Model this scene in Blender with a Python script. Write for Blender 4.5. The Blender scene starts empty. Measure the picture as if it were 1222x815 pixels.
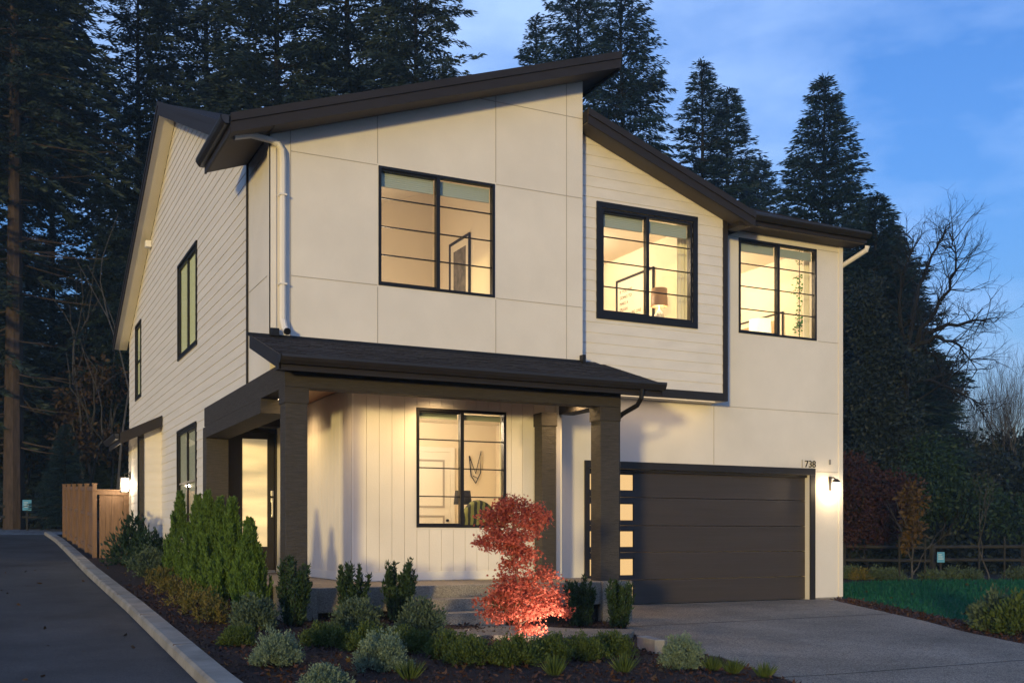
import bpy, math, random
import numpy as np
from mathutils import Vector, Matrix

# ------------------------------------------------------------------ camera, world, sun
S = bpy.context.scene
COL = S.collection
CAM_Z = 1.33
cam_d = bpy.data.cameras.new("camera")
cam = bpy.data.objects.new("camera", cam_d); COL.objects.link(cam)
cam.location = (0, 0, CAM_Z)
cam.rotation_euler = (math.radians(90), 0, math.radians(63.676 - 90))
cam_d.sensor_width = 36; cam_d.lens = 1271 / 1222 * 36
cam_d.shift_y = 0.1903
cam_d.clip_start = 0.05; cam_d.clip_end = 3000
S.camera = cam

SUN_EL, SUN_AZ = 2.4, 221.0            # degrees; azimuth clockwise from +Y
w = bpy.data.worlds.new("World"); S.world = w; w.use_nodes = True
nt = w.node_tree; nt.nodes.clear()
def N(tree, kind, **kw):
    n = tree.nodes.new(kind)
    for k, v in kw.items(): setattr(n, k, v)
    return n
out = N(nt, 'ShaderNodeOutputWorld'); bg = N(nt, 'ShaderNodeBackground')
sky = N(nt, 'ShaderNodeTexSky', sky_type='NISHITA', sun_disc=False)
sky.sun_elevation = math.radians(SUN_EL); sky.sun_rotation = math.radians(SUN_AZ)
sky.ozone_density = 4.0; sky.air_density = 1.2; sky.dust_density = 0.6; sky.altitude = 100
tint = N(nt, 'ShaderNodeMix', data_type='RGBA', blend_type='MULTIPLY'); tint.inputs[0].default_value = 1
tint.inputs[7].default_value = (1.14, 1.12, 1.40, 1)
tc = N(nt, 'ShaderNodeTexCoord'); mp = N(nt, 'ShaderNodeMapping'); mp.inputs[3].default_value = (1.6, 1.6, 4.0)
mp.inputs[1].default_value = (0.35, 0.1, 0.2)
nz = N(nt, 'ShaderNodeTexNoise'); nz.inputs['Scale'].default_value = 1.7; nz.inputs['Detail'].default_value = 7; nz.inputs['Roughness'].default_value = 0.55
rp = N(nt, 'ShaderNodeValToRGB'); rp.color_ramp.elements[0].position = 0.40; rp.color_ramp.elements[1].position = 0.68
cl = N(nt, 'ShaderNodeMix', data_type='RGBA'); cl.inputs[7].default_value = (1.25, 1.80, 2.90, 1)
sc_ = N(nt, 'ShaderNodeMath', operation='MULTIPLY'); sc_.inputs[1].default_value = 0.80
L = nt.links.new
L(sky.outputs[0], tint.inputs[6]); L(tc.outputs['Generated'], mp.inputs[0]); L(mp.outputs[0], nz.inputs['Vector'])
L(nz.outputs[0], rp.inputs[0]); L(rp.outputs[0], sc_.inputs[0]); L(sc_.outputs[0], cl.inputs[0])
L(tint.outputs[2], cl.inputs[6]); L(cl.outputs[2], bg.inputs[0]); L(bg.outputs[0], out.inputs[0])
bg.inputs[1].default_value = 0.15

sun_d = bpy.data.lights.new("sun", 'SUN'); sun = bpy.data.objects.new("sun", sun_d); COL.objects.link(sun)
sun_d.energy = 1.16; sun_d.angle = math.radians(4.0); sun_d.color = (1.0, 0.75, 0.29)
_a = math.radians(SUN_AZ); _e = math.radians(SUN_EL)
sun_pos = Vector((math.sin(_a) * math.cos(_e), math.cos(_a) * math.cos(_e), math.sin(_e)))
sun.rotation_euler = (-sun_pos).to_track_quat('-Z', 'Y').to_euler()
sun.location = sun_pos * 100 + Vector((0, 0, 20))

S.view_settings.view_transform = 'Standard'; S.view_settings.look = 'None'
S.view_settings.exposure = 1.65; S.view_settings.gamma = 1; S.view_settings.use_curve_mapping = False
S.render.engine = 'CYCLES'
S.cycles.use_denoising = True
S.cycles.max_bounces = 8; S.cycles.transparent_max_bounces = 12
S.cycles.sample_clamp_indirect = 4.0
S.cycles.caustics_reflective = False; S.cycles.caustics_refractive = False

# ------------------------------------------------------------------ helpers
R = random.Random(7)
class MB:
    def __init__(s): s.v = []; s.f = []
    def add(s, vs, fs):
        n = len(s.v); s.v += [tuple(p) for p in vs]; s.f += [tuple(i + n for i in f) for f in fs]; return s
    def quad(s, a, b, c, d): return s.add([a, b, c, d], [(0, 1, 2, 3)])
    def box(s, x0, x1, y0, y1, z0, z1):
        v = [(x, y, z) for z in (z0, z1) for y in (y0, y1) for x in (x0, x1)]
        return s.add(v, [(0, 2, 3, 1), (4, 5, 7, 6), (0, 1, 5, 4), (2, 6, 7, 3), (0, 4, 6, 2), (1, 3, 7, 5)])
    def prism(s, pts, vec):
        n = len(pts); v = [Vector(p) for p in pts]; w_ = [p + Vector(vec) for p in v]
        fs = [tuple(range(n))[::-1], tuple(range(n, 2 * n))] + [(i, (i + 1) % n, n + (i + 1) % n, n + i) for i in range(n)]
        return s.add(v + w_, fs)
    def tube(s, pts, rad, n=8, cap=True):
        pts = [Vector(p) for p in pts]
        if not hasattr(rad, '__len__'): rad = [rad] * len(pts)
        rings = []; ref = None
        for i, p in enumerate(pts):
            t = (pts[min(i + 1, len(pts) - 1)] - pts[max(i - 1, 0)]).normalized()
            if ref is None:
                ref = t.orthogonal().normalized()
            ref = (ref - t * ref.dot(t)); ref = ref.normalized() if ref.length > 1e-6 else t.orthogonal().normalized()
            b = t.cross(ref)
            rings.append([p + (ref * math.cos(2 * math.pi * k / n) + b * math.sin(2 * math.pi * k / n)) * rad[i] for k in range(n)])
        v = [q for r_ in rings for q in r_]; fs = []
        for i in range(len(pts) - 1):
            for k in range(n):
                fs.append((i * n + k, i * n + (k + 1) % n, (i + 1) * n + (k + 1) % n, (i + 1) * n + k))
        if cap: fs += [tuple(range(n))[::-1], tuple(range((len(pts) - 1) * n, len(pts) * n))]
        return s.add(v, fs)
    def lathe(s, prof, c=(0, 0), n=20):
        v = []; fs = []
        for r_, z in prof: v += [(c[0] + r_ * math.cos(2 * math.pi * k / n), c[1] + r_ * math.sin(2 * math.pi * k / n), z) for k in range(n)]
        for i in range(len(prof) - 1):
            for k in range(n): fs.append((i * n + k, i * n + (k + 1) % n, (i + 1) * n + (k + 1) % n, (i + 1) * n + k))
        return s.add(v, fs)
    def build(s, name, mat, parent=None, smooth=False, bevel=0):
        me = bpy.data.meshes.new(name); me.from_pydata(s.v, [], s.f); me.update()
        return link(name, me, mat, parent, smooth, bevel)
def link(name, me, mat, parent=None, smooth=False, bevel=0):
    o = bpy.data.objects.new(name, me); COL.objects.link(o)
    if mat: me.materials.append(mat)
    if smooth:
        for p in me.polygons: p.use_smooth = True
    if parent:
        o.parent = parent
        p = parent; off = Vector((0, 0, 0))
        while p: off += p.location; p = p.parent
        o.location = -off          # meshes are in world coordinates
    if bevel:
        m = o.modifiers.new("bevel", 'BEVEL'); m.width = bevel; m.segments = 2; m.limit_method = 'ANGLE'
    return o
def tag(o, label, cat, group=None, kind=None):
    if label: o['label'] = label
    if cat: o['category'] = cat
    if group: o['group'] = group
    if kind: o['kind'] = kind
    return o
def thing(name, label, cat, loc=(0, 0, 0), group=None):
    o = bpy.data.objects.new(name, None); COL.objects.link(o); o.location = loc; o.empty_display_size = 0.2
    return tag(o, label, cat, group)
def struct(o): o['kind'] = 'structure'; return o
def dup(root, loc, rz=0, sc=1, label=None, group=None):
    r_ = root.copy(); COL.objects.link(r_); r_.location = loc; r_.rotation_euler = (0, 0, rz)
    r_.scale = sc if hasattr(sc, '__len__') else (sc, sc, sc)
    if label: r_['label'] = label
    if group: r_['group'] = group
    for ch in list(root.children):
        c = ch.copy(); COL.objects.link(c); c.parent = r_
        for g_ in list(ch.children):
            d = g_.copy(); COL.objects.link(d); d.parent = c
    return r_
def np_mesh(name, V, F):
    me = bpy.data.meshes.new(name); V = np.asarray(V, dtype=np.float32); F = np.asarray(F, dtype=np.int32)
    k = F.shape[1]
    me.vertices.add(len(V)); me.vertices.foreach_set('co', V.ravel())
    me.loops.add(F.size); me.loops.foreach_set('vertex_index', F.ravel())
    me.polygons.add(len(F)); me.polygons.foreach_set('loop_start', np.arange(0, F.size, k, dtype=np.int32))
    try: me.polygons.foreach_set('loop_total', np.full(len(F), k, dtype=np.int32))
    except Exception: pass
    me.update(calc_edges=True); me.validate()
    return me

# ------------------------------------------------------------------ materials
def mat(name, color=(.5, .5, .5), rough=.6, noise=0, nscale=8, bump=0, bscale=40, metal=0, spec=.3, stretch=None, detail=6, dark=None):
    m = bpy.data.materials.new(name); m.use_nodes = True; t = m.node_tree
    b = t.nodes['Principled BSDF']; b.inputs['Roughness'].default_value = rough; b.inputs['Metallic'].default_value = metal
    b.inputs['Specular IOR Level'].default_value = spec
    c = (*color, 1); b.inputs['Base Color'].default_value = c
    co = N(t, 'ShaderNodeTexCoord'); mp_ = N(t, 'ShaderNodeMapping')
    if stretch: mp_.inputs[3].default_value = stretch
    t.links.new(co.outputs['Object'], mp_.inputs[0])
    if noise:
        n = N(t, 'ShaderNodeTexNoise'); n.inputs['Scale'].default_value = nscale; n.inputs['Detail'].default_value = detail
        n.inputs['Roughness'].default_value = .6
        t.links.new(mp_.outputs[0], n.inputs['Vector'])
        r_ = N(t, 'ShaderNodeValToRGB'); e = r_.color_ramp.elements
        d = dark or tuple(x * (1 - noise) for x in color)
        e[0].position = .3; e[1].position = .7; e[0].color = (*d, 1); e[1].color = (*[min(1, x * (1 + noise * .6)) for x in color], 1)
        t.links.new(n.outputs[0], r_.inputs[0]); t.links.new(r_.outputs[0], b.inputs['Base Color'])
    if bump:
        n2 = N(t, 'ShaderNodeTexNoise'); n2.inputs['Scale'].default_value = bscale; n2.inputs['Detail'].default_value = 5
        bp = N(t, 'ShaderNodeBump'); bp.inputs['Strength'].default_value = bump; bp.inputs['Distance'].default_value = .02
        t.links.new(mp_.outputs[0], n2.inputs['Vector']); t.links.new(n2.outputs[0], bp.inputs['Height']); t.links.new(bp.outputs[0], b.inputs['Normal'])
    return m
def emis(name, color, strength, base=(.8, .8, .8)):
    m = bpy.data.materials.new(name); m.use_nodes = True; b = m.node_tree.nodes['Principled BSDF']
    b.inputs['Base Color'].default_value = (*base, 1); b.inputs['Emission Color'].default_value = (*color, 1)
    b.inputs['Emission Strength'].default_value = strength; b.inputs['Roughness'].default_value = .5
    return m
def leafmat(name, c1, c2, trans=.35, nscale=3, rough=.6):
    m = bpy.data.materials.new(name); m.use_nodes = True; t = m.node_tree; t.nodes.clear()
    o = N(t, 'ShaderNodeOutputMaterial'); d = N(t, 'ShaderNodeBsdfPrincipled'); tr = N(t, 'ShaderNodeBsdfTranslucent'); mx = N(t, 'ShaderNodeMixShader')
    d.inputs['Roughness'].default_value = rough; d.inputs['Specular IOR Level'].default_value = .25
    co = N(t, 'ShaderNodeTexCoord'); n = N(t, 'ShaderNodeTexNoise'); n.inputs['Scale'].default_value = nscale; n.inputs['Detail'].default_value = 8; n.inputs['Roughness'].default_value = .8
    r_ = N(t, 'ShaderNodeValToRGB'); e = r_.color_ramp.elements; e[0].position = .33; e[1].position = .67; e[0].color = (*c1, 1); e[1].color = (*c2, 1)
    t.links.new(co.outputs['Object'], n.inputs['Vector']); t.links.new(n.outputs[0], r_.inputs[0])
    t.links.new(r_.outputs[0], d.inputs['Base Color']); t.links.new(r_.outputs[0], tr.inputs['Color'])
    mx.inputs[0].default_value = trans
    t.links.new(d.outputs[0], mx.inputs[1]); t.links.new(tr.outputs[0], mx.inputs[2]); t.links.new(mx.outputs[0], o.inputs[0])
    return m
def glassmat(name, refl=0.0, tintc=(.97, .98, .96)):
    m = bpy.data.materials.new(name); m.use_nodes = True; t = m.node_tree; t.nodes.clear()
    o = N(t, 'ShaderNodeOutputMaterial'); tr = N(t, 'ShaderNodeBsdfTransparent'); gl = N(t, 'ShaderNodeBsdfGlossy'); mx = N(t, 'ShaderNodeMixShader')
    fr = N(t, 'ShaderNodeFresnel'); fr.inputs[0].default_value = 1.45
    mu = N(t, 'ShaderNodeMath', operation='ADD'); mu.inputs[1].default_value = refl
    tr.inputs[0].default_value = (*tintc, 1); gl.inputs['Roughness'].default_value = .03
    ge = N(t, 'ShaderNodeNewGeometry'); iv = N(t, 'ShaderNodeMath', operation='SUBTRACT'); iv.inputs[0].default_value = 1
    t.links.new(ge.outputs['Backfacing'], iv.inputs[1]); pr = N(t, 'ShaderNodeMath', operation='MULTIPLY', use_clamp=True)
    t.links.new(fr.outputs[0], mu.inputs[0]); t.links.new(mu.outputs[0], pr.inputs[0]); t.links.new(iv.outputs[0], pr.inputs[1]); t.links.new(pr.outputs[0], mx.inputs[0])
    t.links.new(tr.outputs[0], mx.inputs[1]); t.links.new(gl.outputs[0], mx.inputs[2]); t.links.new(mx.outputs[0], o.inputs[0])
    return m

WHITE = (.72, .68, .62)
M = dict(
    panel=mat('panel_paint', WHITE, .65, noise=.08, nscale=.9, bump=.10, bscale=45),
    siding=mat('siding_paint', WHITE, .6, noise=.07, nscale=2.2, bump=.10, bscale=50, stretch=(1, .25, 3)),
    seam=mat('seam_metal', (.40, .37, .33), .5),
    trim=mat('bronze_trim', (.022, .019, .018), .5, noise=.15, bump=.05),
    fascia=mat('fascia_paint', (.022, .018, .017), .55, noise=.18, nscale=5, bump=.08, stretch=(.3, .3, 4)),
    gutter=mat('gutter_metal', (.021, .018, .017), .38, noise=.1, spec=.5),
    soffit=mat('soffit_paint', (.10, .085, .075), .7),
    beam=mat('stained_beam', (.048, .042, .038), .75, noise=.35, nscale=14, bump=.5, bscale=30, stretch=(.35, .35, 6)),
    post=mat('rough_sawn_post', (.064, .057, .051), .8, noise=.35, nscale=9, bump=.8, bscale=26, stretch=(.6, .6, 7)),
    black=mat('black_vinyl', (.010, .009, .009), .4),
    garage=mat('garage_paint', (.052, .043, .039), .38, noise=.16, nscale=5, bump=.22, bscale=30, stretch=(.12, 1, 6)),
    ceil=mat('cedar_ceiling', (.42, .19, .075), .5, noise=.25, nscale=6, stretch=(1, .2, 1), bump=.1),
    cedar=mat('cedar_boards', (.175, .105, .063), .7, noise=.30, nscale=7, bump=.25, bscale=30, stretch=(5, 5, .4)),
    concrete=mat('broom_concrete', (.26, .245, .225), .85, noise=.28, nscale=6, bump=.35, bscale=90),
    kerb=mat('kerb_concrete', (.25, .235, .205), .85, noise=.35, nscale=2.5, bump=.3, bscale=70),
    interior=mat('interior_paint', (.78, .70, .56), .7),
    dimint=mat('interior_ceiling_paint', (.72, .66, .55), .8),
    white=mat('white_gloss_paint', (.80, .77, .70), .45),
    floorw=mat('interior_floor', (.22, .16, .11), .5),
    curtain=mat('curtain_cloth', (.80, .76, .66), .9, bump=.1),
    blind=mat('blind_cloth', (.42, .46, .40), .9),
    steel=mat('brushed_steel', (.6, .58, .55), .3, metal=1),
    downs=mat('downspout_paint', (.74, .70, .64), .4),
    glass=glassmat('window_glass'),
    bark=mat('fir_bark', (.052, .037, .029), .9, noise=.5, nscale=3, bump=1, bscale=12, stretch=(3, 3, .5)),
    barkd=mat('dark_bark', (.007, .007, .007), .9, noise=.4, nscale=4),
    barkp=mat('pale_bark', (.058, .056, .058), .9, noise=.4, nscale=4),
    rail=mat('weathered_rail', (.022, .022, .022), .85, noise=.3, nscale=6),
    signblue=mat('sign_blue', (.07, .26, .42), .5),
    signw=mat('sign_white', (.55, .60, .62), .5),
    mulch=mat('bark_mulch', (.034, .016, .011), .95, noise=.65, nscale=26, bump=1.0, bscale=55, detail=8),
    soil=mat('forest_floor', (.018, .014, .010), .95, noise=.5, nscale=2, bump=.6, bscale=10),
)
# asphalt, exposed aggregate, lawn, shingles with finer node graphs
def speckle(name, base, c2, c3, scale, rough=.9, bump=.4, big=.25):
    m = mat(name, base, rough, bump=bump, bscale=scale * .7); t = m.node_tree; b = t.nodes['Principled BSDF']
    co = N(t, 'ShaderNodeTexCoord'); v = N(t, 'ShaderNodeTexVoronoi'); v.inputs['Scale'].default_value = scale
    r_ = N(t, 'ShaderNodeValToRGB'); e = r_.color_ramp.elements; e[0].color = (*c2, 1); e[1].color = (*c3, 1); m1 = e.new(.5); m1.color = (*base, 1)
    n = N(t, 'ShaderNodeTexNoise'); n.inputs['Scale'].default_value = .55; n.inputs['Detail'].default_value = 8; n.inputs['Roughness'].default_value = .65
    mr = N(t, 'ShaderNodeMapRange'); mr.inputs[1].default_value = .3; mr.inputs[2].default_value = .7; mr.inputs[3].default_value = 1 - big; mr.inputs[4].default_value = 1 + big
    mx = N(t, 'ShaderNodeMix', data_type='RGBA', blend_type='MULTIPLY'); mx.inputs[0].default_value = 1
    t.links.new(co.outputs['Object'], v.inputs['Vector']); t.links.new(co.outputs['Object'], n.inputs['Vector'])
    sp = N(t, 'ShaderNodeSeparateColor'); t.links.new(v.outputs['Color'], sp.inputs[0]); t.links.new(sp.outputs[0], r_.inputs[0])
    t.links.new(n.outputs[0], mr.inputs[0]); t.links.new(r_.outputs[0], mx.inputs[6]); t.links.new(mr.outputs[0], mx.inputs[7]); t.links.new(mx.outputs[2], b.inputs['Base Color'])
    return m
M['asphalt'] = speckle('asphalt', (.048, .046, .047), (.024, .024, .026), (.062, .060, .060), 110, .75, .4, .55)
M['aggregate'] = speckle('exposed_aggregate', (.21, .172, .132), (.095, .076, .056), (.35, .295, .23), 85, .85, .5, .36)
M['step'] = speckle('porch_aggregate', (.215, .185, .145), (.13, .11, .085), (.30, .265, .215), 120, .85, .4, .3)
M['gravel'] = speckle('pale_gravel', (.12, .13, .14), (.05, .05, .06), (.25, .26, .27), 14, .8, .8, .4)
M['shingle'] = speckle('asphalt_shingle', (.014, .014, .019), (.007, .007, .010), (.026, .026, .034), 60, .9, .5, .3)
M['lawn'] = mat('lawn_turf', (.008, .105, .052), .9, noise=.55, nscale=1.2, bump=.8, bscale=120)
M['grass'] = leafmat('grass_blades', (.006, .075, .036), (.018, .145, .066), .3, 1.5)
FIRC = leafmat('fir_needles', (.009, .020, .020), (.028, .050, .044), .15, .8)
FIRB = leafmat('sky_tinted_fir_needles', (.006, .019, .025), (.015, .044, .056), .2, .8)  # blue of haze and skylight mixed into the needle colour
CEDC = leafmat('cedar_needles', (.006, .020, .026), (.015, .042, .050), .2, .7)
BRWN = leafmat('brown_leaves', (.028, .018, .010), (.085, .050, .022), .3, 2)
GRN = leafmat('green_leaves', (.008, .024, .014), (.026, .058, .030), .3, 1.2)
REDD = leafmat('dull_red_leaves', (.022, .010, .010), (.065, .024, .024), .3, 1.2)
ORNG = leafmat('orange_leaves', (.05, .035, .012), (.13, .075, .025), .35, 3)
DARKL = leafmat('dark_leaves', (.006, .013, .015), (.020, .033, .034), .2, .8)
MAPL = leafmat('maple_leaves', (.19, .026, .022), (.68, .18, .11), .45, 16)
ARBV = leafmat('arborvitae_sprays', (.034, .078, .014), (.17, .28, .050), .35, 16)
YEWL = leafmat('yew_needles', (.014, .034, .014), (.040, .075, .026), .2, 8)
SILV = leafmat('silvery_leaves', (.07, .12, .08), (.23, .30, .20), .25, 9)
BOXL = leafmat('boxwood_leaves', (.026, .055, .014), (.11, .15, .036), .3, 14)
NAND = leafmat('dark_shrub_leaves', (.032, .060, .034), (.11, .15, .09), .25, 8)
YELL = leafmat('fading_yellow_leaves', (.045, .075, .018), (.22, .16, .045), .3, 7)
VINE = leafmat('vine_leaves', (.03, .16, .02), (.08, .30, .05), .4, 12)

# ------------------------------------------------------------------ ground
def sm(t): t = min(1, max(0, t)); return t * t * (3 - 2 * t)
def g(X, Y):
    gl = min(2.3, max(-.35, .13 + .042 * (Y - 14))); gr = max(-.35, .025 * (min(Y, 16) - 16))
    s = sm((X - 4.5) / 3.5); return gl * (1 - s) + gr * s
def sheet(name, poly, off, m, step=.5):
    """a sheet that follows the ground: polygon clipped against a grid"""
    mb = MB(); xs = [p[0] for p in poly]; ys = [p[1] for p in poly]
    def clip(pl, ax, val, keep_gt):
        o = []
        for i in range(len(pl)):
            a, b = pl[i], pl[(i + 1) % len(pl)]
            ia = (a[ax] >= val) if keep_gt else (a[ax] <= val); ib = (b[ax] >= val) if keep_gt else (b[ax] <= val)
            if ia: o.append(a)
            if ia != ib:
                t = (val - a[ax]) / (b[ax] - a[ax]); o.append((a[0] + t * (b[0] - a[0]), a[1] + t * (b[1] - a[1])))
        return o
    y = min(ys)
    while y < max(ys):
        x = min(xs)
        band = clip(clip(poly, 1, y, True), 1, y + step, False)
        while x < max(xs) and len(band) > 2:
            c = clip(clip(band, 0, x, True), 0, x + step, False)
            if len(c) > 2: mb.add([(p[0], p[1], g(*p) + off) for p in c], [tuple(range(len(c)))])
            x += step
        y += step
    o = mb.build(name, m); struct(o)
    return o
mb = MB()
xs = [-420, -200, -100, -60, -30] + [-15 + i for i in range(0, 61)] + [60, 90, 160, 250, 420]
ys = [-420, -150, -40, -15] + [-8 + i for i in range(0, 70)] + [75, 100, 160, 250, 420]
for y in ys:
    for x in xs: mb.v.append((x, y, g(x, y) - .02))
nx = len(xs)
for j in range(len(ys) - 1):
    for i in range(nx - 1): mb.f.append((j * nx + i, j * nx + i + 1, (j + 1) * nx + i + 1, (j + 1) * nx + i))
struct(mb.build('ground', M['soil'], smooth=True))

KX = [(1.76, 6.6), (1.76, 10), (1.80, 13.2), (1.84, 16.5), (1.85, 20), (1.87, 24), (1.93, 28), (2.0, 33), (2.05, 38), (2.0, 44)]   # road edge of the kerb
sheet('road', [(-9, -6), (20, -6), (20, 3.0), (5.6, 3.0), (3.2, 4.6), (2.0, 6.2)] + KX + [(-9, 44)], .012, M['asphalt'], 1.5)
sheet('gravel', [(-9, 44.02), (6, 44.02), (6, 50), (-9, 50)], .01, M['gravel'], 2)
KW = .27
front = [(5.6, 3.0), (3.2, 4.6), (2.1, 6.0)]
mb = MB()
path_k = front + KX
prev = None
for i, (x, y) in enumerate(path_k):
    a = path_k[max(i - 1, 0)]; b = path_k[min(i + 1, len(path_k) - 1)]
    t = Vector((b[0] - a[0], b[1] - a[1])).normalized(); n = Vector((t.y, -t.x))
    z = g(x, y)
    ring = [(x - .01 * n.x, y - .01 * n.y, z - .1), (x + .015 * n.x, y + .015 * n.y, z + .10), (x + .045 * n.x, y + .045 * n.y, z + .125), (x + (KW - .02) * n.x, y + (KW - .02) * n.y, z + .13), (x + KW * n.x, y + KW * n.y, z + .11), (x + KW * n.x, y + KW * n.y, z - .1)]
    if prev:
        for k in range(5): mb.quad(prev[k], prev[k + 1], ring[k + 1], ring[k])
    prev = ring
struct(mb.build('kerb', M['kerb']))
mb = MB()   # joints sawn across the kerb
for k in range(11):
    y = 8.9 + k * 3.0; x = np.interp(y, [p[1] for p in KX], [p[0] for p in KX])
    mb.box(x + .03, x + KW - .01, y - .003, y + .003, g(x, y) + .10, g(x, y) + .1315)
struct(mb.build('kerb_joint', M['soffit']))
bed_poly = [(2.3, 6.4), (3.4, 5.0), (5.7, 3.4), (6.2, 4.5)] + [(6.6, 6), (7.15, 8.3), (7.35, 9.1), (7.6, 9.9), (7.52, 10.3), (7.0, 10.4), (7.9, 12.2), (8.5, 13.5), (8.95, 14.2), (9.2, 16.15), (4, 21), (3.73, 28.2), (2.45, 28.0), (2.35, 39), (2.27, 39)] + [(x + KW - .01, y) for x, y in KX[-3:0:-1]]
sheet('planting_bed', bed_poly, .085, M['mulch'], .5)
drive = [(9.2, 16.4), (8.95, 14.2), (8.5, 13.5), (7.9, 12.2), (7.0, 10.42), (7.52, 10.25), (7.6, 9.9), (7.35, 9.1), (7.15, 8.3), (6.6, 6), (6.0, 3.02), (11.6, 3.02), (11.4, 6.5), (12.15, 9.5), (12.62, 10.85), (13.35, 12.29), (14.64, 15.43), (15.05, 16.18), (15.05, 16.4)]
sheet('driveway', drive, .095, M['aggregate'], .6)
# slab sides of the driveway and control joints
mb = MB()
for i in range(3, 9):
    a, b = drive[i], drive[i + 1]
    mb.quad((a[0], a[1], g(*a) - .05), (b[0], b[1], g(*b) - .05), (b[0], b[1], g(*b) + .095), (a[0], a[1], g(*a) + .095))
struct(mb.build('driveway_edge', M['concrete']))
mb = MB()
for (a, b) in [((8.3, 13.1), (13.75, 13.3)), ((7.15, 8.4), (11.9, 8.4)), ((11.6, 16.1), (9.6, 8.4)), ((11.6, 16.1), (11.62, 13.2))][:2]:
    mb.tube([(a[0] + (b[0] - a[0]) * t, a[1] + (b[1] - a[1]) * t, g(a[0] + (b[0] - a[0]) * t, a[1] + (b[1] - a[1]) * t) + .0945) for t in np.linspace(0, 1, 12)], .006, 4)
struct(mb.build('driveway_joint', M['trim']))
sheet('mulch_border', [(15.05, 16.18), (14.64, 15.43), (13.35, 12.29), (12.62, 10.85), (12.15, 9.5), (11.4, 6.5), (11.6, 3.02), (13.2, 3.02), (13.1, 7), (13.55, 10.2), (14.0, 12.0), (14.75, 14.0), (15.6, 16.1), (15.7, 18), (15.3, 18)], .075, M['mulch'], .5)
lawn_poly = [(15.6, 16.1), (14.75, 14.0), (14.0, 12.0), (13.55, 10.2), (13.1, 7), (13.2, 3.1), (40, 3.1), (36, 12), (31, 17), (28.3, 19.2), (26.4, 20.6), (24.7, 21.5), (22.5, 21.9), (20.4, 21.3), (18, 21.6), (15.7, 22), (15.7, 18)]
sheet('lawn', lawn_poly, .06, M['lawn'], 1)
sheet('far_bed', [(15.7, 22), (18, 21.6), (20.4, 21.3), (22.5, 21.9), (24.7, 21.5), (26.4, 20.6), (28.3, 19.2), (31, 17), (36, 12), (40, 14), (34, 21), (29, 24), (25, 26), (15.7, 27)], .07, M['mulch'], 1)

# ------------------------------------------------------------------ house: geometry constants
XW, YT, YM, YG, XR = 3.73, 15.5, 15.75, 16.2, 15.38
YB = 32.36
house = thing('house', 'two storey cream house with dark sloping roofs, front porch and garage', 'house', (9.5, 20, 0))
def MX(out_x, sgn):      # wall facing -X (sgn=-1) or +X
    return lambda s, z, o: (out_x + sgn * o, s, z)
def MY(y0, sgn=-1):
    return lambda s, z, o: (s, y0 + sgn * o, z)
def span(poly, z):
    hit = []
    for i in range(len(poly)):
        (s0, z0), (s1, z1) = poly[i], poly[(i + 1) % len(poly)]
        if abs(z1 - z0) < 1e-9:
            if abs(z - z0) < 1e-7: hit += [s0, s1]
        elif min(z0, z1) - 1e-7 <= z <= max(z0, z1) + 1e-7: hit.append(s0 + (s1 - s0) * (z - z0) / (z1 - z0))
    return (min(hit), max(hit)) if hit else None
def bands(mb, mp_, poly, holes, zs, outf):
    """horizontal bands of a convex wall outline with rectangular holes cut out"""
    zmin = min(p[1] for p in poly); zmax = max(p[1] for p in poly)
    cuts = sorted(set([round(z, 5) for z in list(zs) + [p[1] for p in poly] + [h[2] for h in holes] + [h[3] for h in holes] if zmin - 1e-6 <= z <= zmax + 1e-6]))
    for z0, z1 in zip(cuts, cuts[1:]):
        if z1 - z0 < 1e-4: continue
        a = span(poly, z0 + 1e-6); b = span(poly, z1 - 1e-6)
        if not a or not b: continue
        zc = (z0 + z1) / 2
        hs = sorted([h for h in holes if h[2] < zc < h[3]])
        segs = []; l0, l1 = a[0], b[0]
        for h in hs: segs.append((l0, l1, h[0], h[0])); l0 = l1 = h[1]
        segs.append((l0, l1, a[1], b[1]))
        o0, o1, lip = outf(z0, z1)
        for s00, s01, s10, s11 in segs:
            if s10 - s00 < 1e-4 and s11 - s01 < 1e-4: continue
            mb.quad(mp_(s00, z0, o0), mp_(s10, z0, o0), mp_(s11, z1, o1), mp_(s01, z1, o1))
            if lip: mb.quad(mp_(s00, z0, .001), mp_(s10, z0, .001), mp_(s10, z0, o0), mp_(s00, z0, o0))
def wall(name, mp_, poly, holes, m, thick=.16, lap=0, z_lap0=0.0):
    mb = MB(); front_m = m
    bands(mb, mp_, poly, holes, [], lambda a, b: (0, 0, False))
    bands(mb, mp_, poly, holes, [], lambda a, b: (-thick, -thick, False))
    for i in range(len(poly)):
        a, b = poly[i], poly[(i + 1) % len(poly)]
        mb.quad(mp_(*a, 0), mp_(*b, 0), mp_(*b, -thick), mp_(*a, -thick))
    for h in holes:
        c = [(h[0], h[2]), (h[1], h[2]), (h[1], h[3]), (h[0], h[3])]
        for i in range(4): mb.quad(mp_(*c[i], 0), mp_(*c[(i + 1) % 4], 0), mp_(*c[(i + 1) % 4], -thick), mp_(*c[i], -thick))
    o = mb.build(name, m, house)
    if lap:
        sb = MB(); zmax = max(p[1] for p in poly); n = int(zmax / lap) + 2
        zs = [z_lap0 + lap * k for k in range(-2, n + 3)]
        def of(a, b):
            k = math.floor((((a + b) / 2) - z_lap0) / lap); zb = z_lap0 + k * lap
            f = lambda z: .014 - .010 * (z - zb) / lap
            return f(a), f(b), abs(a - zb) < 1e-4
        bands(sb, mp_, poly, holes, zs, of)
        sb.build('siding', M['siding'], o)
    return o
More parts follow.
